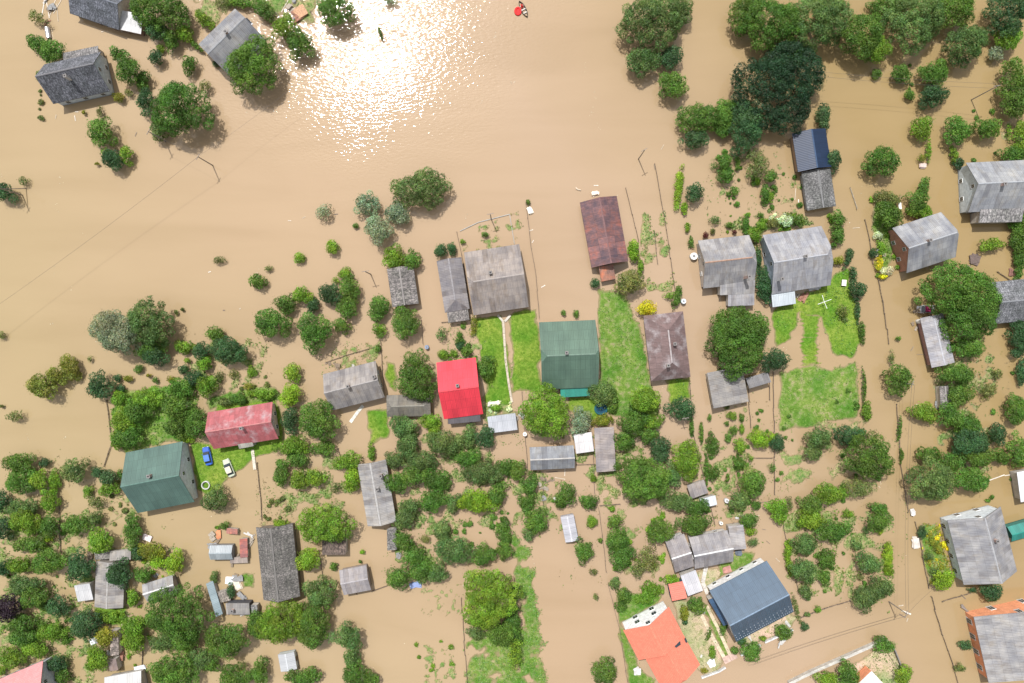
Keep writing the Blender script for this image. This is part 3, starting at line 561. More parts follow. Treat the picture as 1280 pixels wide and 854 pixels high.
B('shed', 'white flat roof with faint red marks between two sheds', 'shed', 'the red-marked white roof', q4(2, 2, 312, 463, 400, 450, 405, 548, 315, 560), 2.4, .3, 'T', 'metal', (.66, .64, .64), kind='mono', wall=(.45, .32, .2), ov=.15)
B('shed', 'plain brownish grey rectangular shed right of the red-marked white roof', 'shed', 'the plain brownish shed', q4(2, 2, 408, 428, 508, 428, 518, 645, 420, 650), 2.3, .5, 'L', 'sheet', (.36, .325, .32), kind='mono')
B('shed', 'grey flat shed with pale left edge under the spreading tree', 'shed', 'the shed under the spreading tree', q4(2, 2, 965, 128, 1150, 150, 1182, 293, 998, 338), 2.3, .9, 'L', 'sheet', (.31, .30, .29), kind='mono')
B('shed', 'short dark grey lean-to right of the shed under spreading tree', 'lean-to', None, q4(2, 2, 1168, 185, 1280, 148, 1283, 205, 1178, 232), 2.1, .5, 'B', 'sheet', (.22, .22, .23), kind='mono')
B('shed', 'small taupe shed with roof edge pressed by tall bushes', 'shed', 'the small taupe shed', q4(2, 2, 880, 720, 955, 680, 978, 762, 885, 782), 2.0, .4, 'T', 'sheet', (.37, .34, .33), kind='mono')
B('shed', 'tiny white-roofed lean-to below the small taupe shed', 'lean-to', None, q4(2, 2, 932, 788, 1015, 762, 1020, 818, 950, 828), 1.9, .3, 'T', 'metal', (.7, .74, .78), kind='mono', ov=.15)
B('shed', 'shed with white roof cut by the right edge, by the lane', 'shed', None, qf(1270, 590, 1296, 585, 1298, 624, 1275, 628), 2.6, .5, 'T', 'metal', (.7, .72, .75), kind='mono')
B('shed', 'narrow old plank shed hidden among bushes near the right edge', 'shed', None, q4(2, 3, 850, 225, 905, 218, 900, 330, 868, 342), 2.0, .6, 'v', 'mossy', (.3, .28, .27), win=False, ov=.2)
B('shed', 'teal metal garage roof cut by the right edge beside grey house', 'garage', 'the teal garage', qf(1258, 660, 1296, 647, 1300, 668, 1265, 676), 2.6, .9, 'h', 'metal', (.02, .22, .18), (.05, .2, .17), win=False)
r = B('house', 'grey half-hipped house with white upper gable and pale blue wall', 'house', 'the blue-walled house', qf(1184, 651, 1250.8, 632.7, 1271.3, 714, 1204.8, 731), 3.6, 3.6, 'v', 'sheet', (.35, .355, .37), (.66, .72, .76), (0, 0), chim=[(1245, 676)], ws=1.2)
B('house', 'unfinished orange block-walled house with grey roof at lower right', 'house', 'the orange block-walled house', qf(1216.5, 771, 1322, 748, 1340, 832, 1236, 852), 3.7, 2.6, 'v', 'sheet', (.37, .37, .375), (.78, .33, .17), (0, 0), wmat='brick', ws=1.4)
B('house', 'small white-roofed building with orange rim at bottom edge', 'house', None, qf(1068, 858, 1088, 840, 1110, 858, 1092, 876), 2.8, .2, 'T', 'plain', (.72, .68, .62), kind='mono', wall=(.75, .3, .16), ov=.02)
B('house', 'pink-roofed house at lower left corner with grey gable window', 'house', 'the pink-roofed corner house', qf(-22, 858, 54, 826, 72, 870, -4, 902), 3.8, 3.2, 'h', 'tile', (.62, .26, .26), (.5, .52, .53), (.0, .0))
B('barn', 'white sheet-roofed barn cut by the bottom edge near left corner', 'barn', 'the bottom-edge white barn', qf(131, 847, 177, 838, 182, 872, 136, 880), 2.4, 1.0, 'h', 'metal', (.55, .55, .54), (.4, .38, .35), win=False)
r = B('shed', 'ruined barn of grey broken sheets between two dark bushes', 'barn', 'the ruined grey barn', q4(3, 0, 480, 245, 622, 250, 615, 470, 470, 482), 1.8, .9, 'v', 'sheet', (.36, .345, .33), (.3, .27, .24), win=False, ov=.2)
B('x', None, None, None, q4(3, 0, 548, 196, 655, 188, 652, 236, 548, 242), 1.5, .3, 'B', 'sheet', (.42, .40, .37), kind='mono', root=r, ov=.1)
B('x', None, None, None, q4(3, 0, 472, 200, 545, 198, 545, 235, 474, 240), 1.4, .2, 'T', 'mossy', (.33, .31, .29), kind='mono', root=r, ov=.1)
B('shed', 'small whitish tin shed left of the ruined grey barn', 'shed', 'the small whitish shed', q4(3, 0, 380, 366, 458, 350, 460, 440, 385, 446), 1.9, .5, 'T', 'metal', (.55, .56, .57), kind='mono', ov=.15)
B('shed', 'grey shed with white ridge strip, half under a round tree', 'shed', 'the half-hidden grey shed', q4(3, 0, 715, 360, 862, 315, 885, 400, 728, 452), 2.1, .8, 'h', 'sheet', (.38, .38, .38), (.32, .28, .25), win=False, cap=(.75, .75, .75))
B('shed', 'small silver-topped shelter in the water among rusty scrap', 'shelter', 'the silver-topped shelter', q4(3, 0, 1045, 168, 1160, 165, 1160, 238, 1050, 238), 1.7, .7, 'h', 'metal', (.30, .34, .36), (.25, .25, .25), win=False, ov=.1)
B('lean_to', 'narrow rusty brown tin lean-to right of the silver-topped shelter', 'lean-to', None, q4(3, 0, 1197, 133, 1233, 133, 1236, 226, 1200, 226), 1.3, .3, 'L', 'rusty', (.33, .13, .11), kind='mono', ov=.1)
B('lean_to', 'pale board cover over the water below the rusty lean-to', 'lean-to', None, q4(3, 0, 1145, 228, 1234, 222, 1236, 256, 1150, 256), 1.0, .2, 'T', 'sheet', (.42, .36, .32), kind='mono', ov=.1)
B('lean_to', 'small rusty red tin cover above the silver-topped shelter', 'lean-to', None, q4(3, 0, 1130, 80, 1190, 85, 1180, 112, 1130, 108), 1.1, .2, 'T', 'rusty', (.4, .18, .14), kind='mono', ov=.1)
B('shed', 'tilted blue-grey tin sheet shed beside the large round tree', 'shed', None, q4(3, 0, 1036, 345, 1062, 350, 1112, 505, 1085, 520), 1.5, .9, 'L', 'metal', (.33, .42, .45), kind='mono', ov=.1)
B('shed', 'mossy low shed with heaped boards beside the tilted tin sheet', 'shed', None, q4(3, 0, 1088, 395, 1140, 385, 1150, 440, 1100, 455), 1.2, .3, 'T', 'mossy', (.36, .32, .28), kind='mono', ov=.1)
B('shed', 'small grey ribbed-roof hut with dark front and a chimney', 'hut', 'the dark-fronted hut', q4(3, 0, 1133, 453, 1250, 450, 1243, 514, 1126, 510), 2.1, .5, 'T', 'sheet', (.36, .35, .34), kind='mono', wall=(.08, .08, .09), chim=[(291, 763)], ov=.15)
B('shed', 'little grey side shed joined to the right of the dark-fronted hut', 'shed', None, q4(3, 0, 1253, 462, 1285, 462, 1285, 505, 1250, 505), 1.6, .3, 'T', 'mossy', (.3, .3, .3), kind='mono', ov=.1)
B('shed', 'long thin brown plank shed beside dark ditch at lower left', 'shed', 'the long thin plank shed', q4(3, 0, 552, 590, 588, 588, 594, 712, 556, 716), 1.8, .4, 'R', 'mossy', (.36, .3, .27), kind='mono', ov=.1)
B('shed', 'small brown square hut at the foot of the thin plank shed', 'hut', None, q4(3, 0, 545, 732, 587, 728, 586, 790, 545, 795), 1.9, .4, 'T', 'sheet', (.31, .24, .22), kind='mono', ov=.1)
B('barn', 'long blackened mossy barn with grey-white ridge, lower left of centre', 'barn', 'the long blackened barn', q4(3, 1, 0, 82, 182, 52, 220, 420, 38, 440), 2.6, 2.0, 'v', 'mossy', (.19, .18, .17), (.2, .17, .14), win=False)
B('shed', 'smooth grey rectangular shed standing alone in open brown water', 'shed', 'the lone smooth shed', q4(3, 1, 418, 292, 548, 265, 576, 390, 435, 415), 2.3, .9, 'h', 'sheet', (.36, .34, .35), (.35, .3, .27), win=False, ov=.3)
B('shed', 'dark-walled shed almost covered by the bright round tree', 'shed', None, q4(3, 1, 330, 120, 448, 120, 450, 210, 332, 212), 1.9, .4, 'B', 'mossy', (.16, .12, .10), kind='mono', ov=.1)
B('shed', 'small speckled slate hut below the long pale barn', 'hut', None, q4(3, 1, 655, 84, 700, 80, 702, 188, 657, 190), 1.9, .5, 'L', 'mossy', (.25, .24, .23), kind='mono', ov=.15)
B('greenhouse', 'small white slatted cold frame standing in water near bottom edge', 'cold frame', 'the white slatted frame', q4(3, 1, 108, 706, 190, 702, 205, 782, 124, 798), 1.5, .5, 'v', 'metal', (.5, .52, .54), (.55, .6, .6), win=False, ov=.1)
B('shed', 'narrow white corrugated shelter standing alone in open water', 'shelter', 'the narrow white shelter', q4(3, 2, 243, 25, 306, 14, 333, 138, 266, 155), 1.7, .4, 'v', 'metal', (.5, .5, .54), (.5, .5, .55), win=False, ov=.1)
B('house', 'small grey house with white left edge and white ridge strip', 'house', 'the small white-ridged house', q4(3, 2, 760, 142, 862, 105, 906, 275, 815, 300), 2.8, 1.6, 'h', 'sheet', (.33, .31, .32), (.6, .6, .58), cap=(.8, .8, .8), ov=.3)
r = B('house', 'long grey house with bright white ridge beside the blue house', 'house', 'the long white-ridged house', q4(3, 2, 886, 128, 1085, 88, 1093, 250, 907, 284), 2.8, 1.8, 'h', 'sheet', (.35, .34, .35), (.6, .58, .55), cap=(.8, .8, .8), ov=.3)
B('x', None, None, None, q4(3, 2, 1078, 75, 1150, 58, 1165, 180, 1095, 192), 2.3, .4, 'R', 'sheet', (.42, .41, .42), kind='mono', root=r, ov=.15)
B('shed', 'white flat-roofed shed between orange shed and grey houses', 'shed', 'the white flat shed', q4(3, 2, 835, 315, 915, 290, 952, 390, 882, 422), 2.4, .3, 'T', 'metal', (.58, .58, .61), kind='mono', ov=.15)
B('shed', 'small salmon-orange shed with navy door left of white flat shed', 'shed', 'the small salmon shed', q4(3, 2, 770, 368, 842, 345, 882, 425, 805, 432), 2.3, .6, 'B', 'tile', (.62, .17, .12), kind='mono', wall=(.05, .09, .16), ov=.1)
r = B('house', 'big house with salmon-orange tiled roof and tall white gable', 'house', 'the salmon-roofed house', qf(779.5, 789, 835.5, 757.5, 855, 795, 798.5, 826), 5.0, 3.6, 'v', 'tile', (.74, .22, .14), (.9, .9, .9), (0, 0), ws=1.3, cap=(.75, .25, .16))
B('x', None, None, None, qf(806, 822, 854.5, 794, 876, 832, 825, 857), 4.4, 3.2, 'v', 'tile', (.74, .22, .14), (.9, .9, .9), (0, .15), root=r, cap=(.75, .25, .16))
r = B('house', 'big house with steel-blue metal roof and white upper wall', 'house', 'the steel-blue house', qf(888, 738.5, 956, 702, 994.5, 764, 919, 803), 3.8, 5.0, 'h', 'metal', (.066, .115, .175), (.78, .78, .78), (0, 0), cap=(.2, .28, .38), ov=.35)
B('x', None, None, None, qf(885, 750, 893, 746, 911, 778, 905, 783), 2.6, .5, 'R', 'metal', (.04, .09, .17), kind='mono', root=r, ov=.1)
def on_roof(root_name_label, pts, z, name, mat, col, thick=.06):
    ro = [o for o in C.objects if o.parent and o.name.startswith('roof') and o.parent.get('label', '').startswith(root_name_label)][0]; root = ro.parent
    m = MB(); inv = root.rotation_euler[2]
    q = []
    for (x, y), zz in zip(pts, z):
        p = P(x, y, zz); dx, dy = p.x-root.location.x, p.y-root.location.y; q.append((dx*math.cos(-inv)-dy*math.sin(-inv), dx*math.sin(-inv)+dy*math.cos(-inv), zz))
    return root, ro, q
def roof_z(quad, ze, rise, axis, x, y):
    ctr, Lu, Wv, ang = frame_of(quad, ze, axis); z = ze+rise/2
    for _ in range(4):
        p = P(x, y, z); dx, dy = p.x-ctr.x, p.y-ctr.y; ly = -dx*math.sin(ang)+dy*math.cos(ang); z = ze+rise*(1-min(1, abs(ly)/(Wv/2)))
    return z
sgm = MB(); sgm.box((0, 0, 0), (.15, .1, .08)); SG = sgm.mesh('snow_guard')
SB = (qf(888, 738.5, 956, 702, 994.5, 764, 919, 803), 3.8, 5.0, 'h')
for k in range(3):
    px_, py_ = [], []
    pts = []
    n = 30
    for i in range(n):
        t = (i+.5)/n; x = 921+(992.5-921)*t-(1.6*k if k else 0); y = 800-(800-762)*t-2.6*k
        if k and i % 2: x += 1
        pts.append((x, y))
    zs = [roof_z(*SB, x, y)+.05 for x, y in pts]
    root, ro, q = on_roof('big house with steel-blue', pts, zs, 'snow_guard', 'plain', None)
    for p in q[::(1 if k == 0 else 2)]: g_ = link('snow_guard', SG, 'plain', ro, (.6, .66, .72)); g_.location = p
SQ = (qf(779.5, 789, 835.5, 757.5, 855, 795, 798.5, 826), 5.0, 3.6, 'v')
for pts, col in (([(841, 805), (850, 800), (851, 806), (845, 810)], (.06, .05, .07)), ([(855.5, 799), (857.5, 798), (859.5, 803), (857.5, 804)], (.08, .06, .07))):
    zs = [roof_z((qf(806, 822, 854.5, 794, 876, 832, 825, 857)), 4.4, 3.2, 'v', x, y)+.22 for x, y in pts]
    root, ro, q = on_roof('big house with salmon', pts, zs, 'roof_window', 'glass', col)
    m = MB(); m.face(q); m.face([(a[0], a[1], a[2]-.3) for a in q][::-1])
    for a, b in zip(q, q[1:]+q[:1]): m.face([(a[0], a[1], a[2]-.3), (b[0], b[1], b[2]-.3), b, a])
    m.build('roof_window', 'glass', ro)
KQ = (qf(296, 10, 331, 52, 288, 97, 248, 54), 2.8, 2.8, 'v')
pl = [(304, 26), (311.5, 33.5), (316, 29.5)]
zs = [roof_z(*KQ, x, y)+.12 for x, y in pl]; root, ro, q = on_roof('grey-roofed house with white-framed', pl, zs, 'x', 'plain', None)
m = MB()
for a, b in zip(q, q[1:]): m.tube(a, b, .14, n=5)
fr = m.build('skylight_frame', 'plain', ro, (.85, .85, .85))
pl = [(304, 26), (311.5, 33.5), (316, 29.5), (308.5, 22)]; zs = [roof_z(*KQ, x, y)+.06 for x, y in pl]; root, ro, q = on_roof('grey-roofed house with white-framed', pl, zs, 'x', 'plain', None)
m = MB(); m.face(q); m.face([(a[0], a[1], a[2]-.1) for a in q][::-1]); m.build('skylight', 'glass', ro)
# ------------------------------------------------------------------ trees
PAL = dict(g=(.082, .17, .024), d=(.042, .102, .036), b=(.19, .25, .155), y=(.19, .21, .022), l=(.135, .245, .022), L=(.18, .30, .02), o=(.13, .165, .045), m=(.096, .168, .046), p=(.03, .018, .028), Y=(.58, .50, .02), W=(.5, .55, .38), r=(.12, .035, .03), z=(.165, .195, .03), D=(.022, .062, .026))
PNAME = dict(g='green', d='dark green', b='silvery grey-green', y='yellow-green', l='fresh green', L='bright lime', o='olive', m='mid-green', p='dark purple', Y='bright yellow', W='white-flowered', r='reddish', z='olive-yellow', D='very dark green')
TM = MB(); TM.tube((0, 0, -.25), (.01, .02, .55), .055, .035, 8)
for i in range(6):
    a = i*1.05+.3; TM.tube((.005, .01, .28+.05*i), (.26*math.cos(a), .26*math.sin(a), .62+.05*i), .022, .007, 5)
TRUNK = TM.mesh('trunk'); TRUNK.materials.append(M['bark'])
KM = MB()
for i in range(5): KM.tube((0, 0, -.3), (.25*math.cos(i*1.3), .25*math.sin(i*1.3), .5), .03, .012, 5)
STEM = KM.mesh('stem'); STEM.materials.append(M['bark'])

def crown_mesh(name, a, b, z0, h, sparse, pal):
    """uneven dome of leaf clumps: a,b half widths, z0 base, h height"""
    mn = min(a, b)
    lr = min(0.24*mn+0.25, 0.95 if pal != 'b' else 1.2) if mn > .9 else .42*mn
    area = a*b*math.pi; nl = max(4, int(area/(lr*lr*math.pi)*2.0)); leaf = .25 if mn > 1.2 else .20
    k = np.arange(nl)+.5; rr = np.sqrt(k/nl); th = k*2.399963+rng.uniform(0, 6.28)
    am = 1.0 if mn > 3 else 1.5; wob = 1+am*(.12*np.sin(th*2+rng.uniform(0, 6))+.11*np.sin(th*3+rng.uniform(0, 6))+.08*np.sin(th*5+rng.uniform(0, 6)))
    rr = np.clip(rr+rng.normal(0, .06, nl), 0, 1)
    ea, eb = max(.1, a-lr*.75), max(.1, b-lr*.75)
    x = rr*np.cos(th)*ea*wob; y = rr*np.sin(th)*eb*wob
    z = z0+lr*.6+(h-lr*1.2)*np.sqrt(np.clip(1-rr**2*.92, .03, 1))*rng.uniform(.72, 1.08, nl)
    r_ = lr*rng.uniform(.68, 1.32, nl)
    cen, nor, tin = [], [], []
    dens = 2.5 if not sparse else 1.1
    for i in range(nl):
        n = int(dens*2*math.pi*r_[i]**2/(leaf*leaf)); n = max(14, n)
        d = rng.normal(size=(n, 3)); d[:, 2] = np.abs(d[:, 2])*1.0-.25; d /= np.linalg.norm(d, axis=1)[:, None]
        rad = r_[i]*rng.uniform(.62, 1.12, n)**.7*np.where(rng.uniform(size=n) < .10, rng.uniform(1.1, 1.6, n), 1)
        c = np.stack([x[i]+d[:, 0]*rad, y[i]+d[:, 1]*rad, z[i]+d[:, 2]*rad*.85], 1)
        nn = d*1.0+rng.normal(size=(n, 3))*.55; nn[:, 2] += .35; nn /= np.linalg.norm(nn, axis=1)[:, None]
        lb = rng.uniform(.68, 1.32); hue = rng.uniform(.85, 1.12)
        br = lb*rng.uniform(.7, 1.35, n); tt = np.stack([br*hue*rng.uniform(.85, 1.2, n), br, br*rng.uniform(.7, 1.2, n)], 1)
        cen.append(c); nor.append(nn); tin.append(tt)
    cen = np.concatenate(cen); nor = np.concatenate(nor); tin = np.concatenate(tin)
    ok = cen[:, 2] > .04; cen, nor, tin = cen[ok], nor[ok], tin[ok]
    return leaf_mesh(name, cen, nor, leaf*rng.uniform(.7, 1.5, len(cen)), tin)

NLEAF = 0
def plant(px, py, a, b, rot, pal, sparse=False):
    global NLEAF
    a *= S; b *= S; mn, mx = min(a, b), max(a, b); mr = math.sqrt(a*b)
    hedge = mx/mn > 2.1
    h = min(9.5, .9+1.35*mn) if not hedge else min(3.2, .8+1.1*mn)
    if mr < 1.4: h = .7+.9*mr
    big = mr > 2.0 and not hedge
    z0 = (.12*h if big else 0.0); w_ = P(px, py, h*.5)
    kindname = 'hedge' if hedge else ('tree' if big else 'bush')
    nm = {'hedge': 'hedge', 'tree': {'b': 'willow_tree', 'p': 'plum_tree'}.get(pal, 'broadleaf_tree'), 'bush': {'W': 'flowering_bush', 'Y': 'flowering_bush'}.get(pal, 'bush')}[kindname]
    me = crown_mesh('crown', a*(.95 if mr > 3 else 1.04 if mr > 1.5 else .98), b*(.95 if mr > 3 else 1.04 if mr > 1.5 else .98), z0, h-z0, sparse, pal); NLEAF += len(me.polygons)
    c0 = PAL[pal]; j = rnd.uniform(.86, 1.16); jr = rnd.uniform(.9, 1.12); col = (c0[0]*j*jr, c0[1]*j, c0[2]*j, 1)
    o = thing(nm, (w_.x, w_.y, 0), R(-rot))
    cr = link('crown' if big else 'foliage', me, None, o); cr.color = col
    t_ = link('trunk' if big else 'stem', TRUNK if big else STEM, None, o); t_.scale = (max(.6, mn*1.05), max(.6, mn*1.05), h)
    size = 'tiny' if mr < .8 else 'small' if mr < 1.5 else 'medium' if mr < 2.6 else 'large' if mr < 5 else 'huge'
    shape = 'sparse ' if sparse else ('long ' if hedge else ('oval ' if mx/mn > 1.35 else 'round '))
    o['category'] = kindname
    AUTO.append((o, f'{size} {shape}{PNAME[pal]} {kindname}', px, py))
    return o
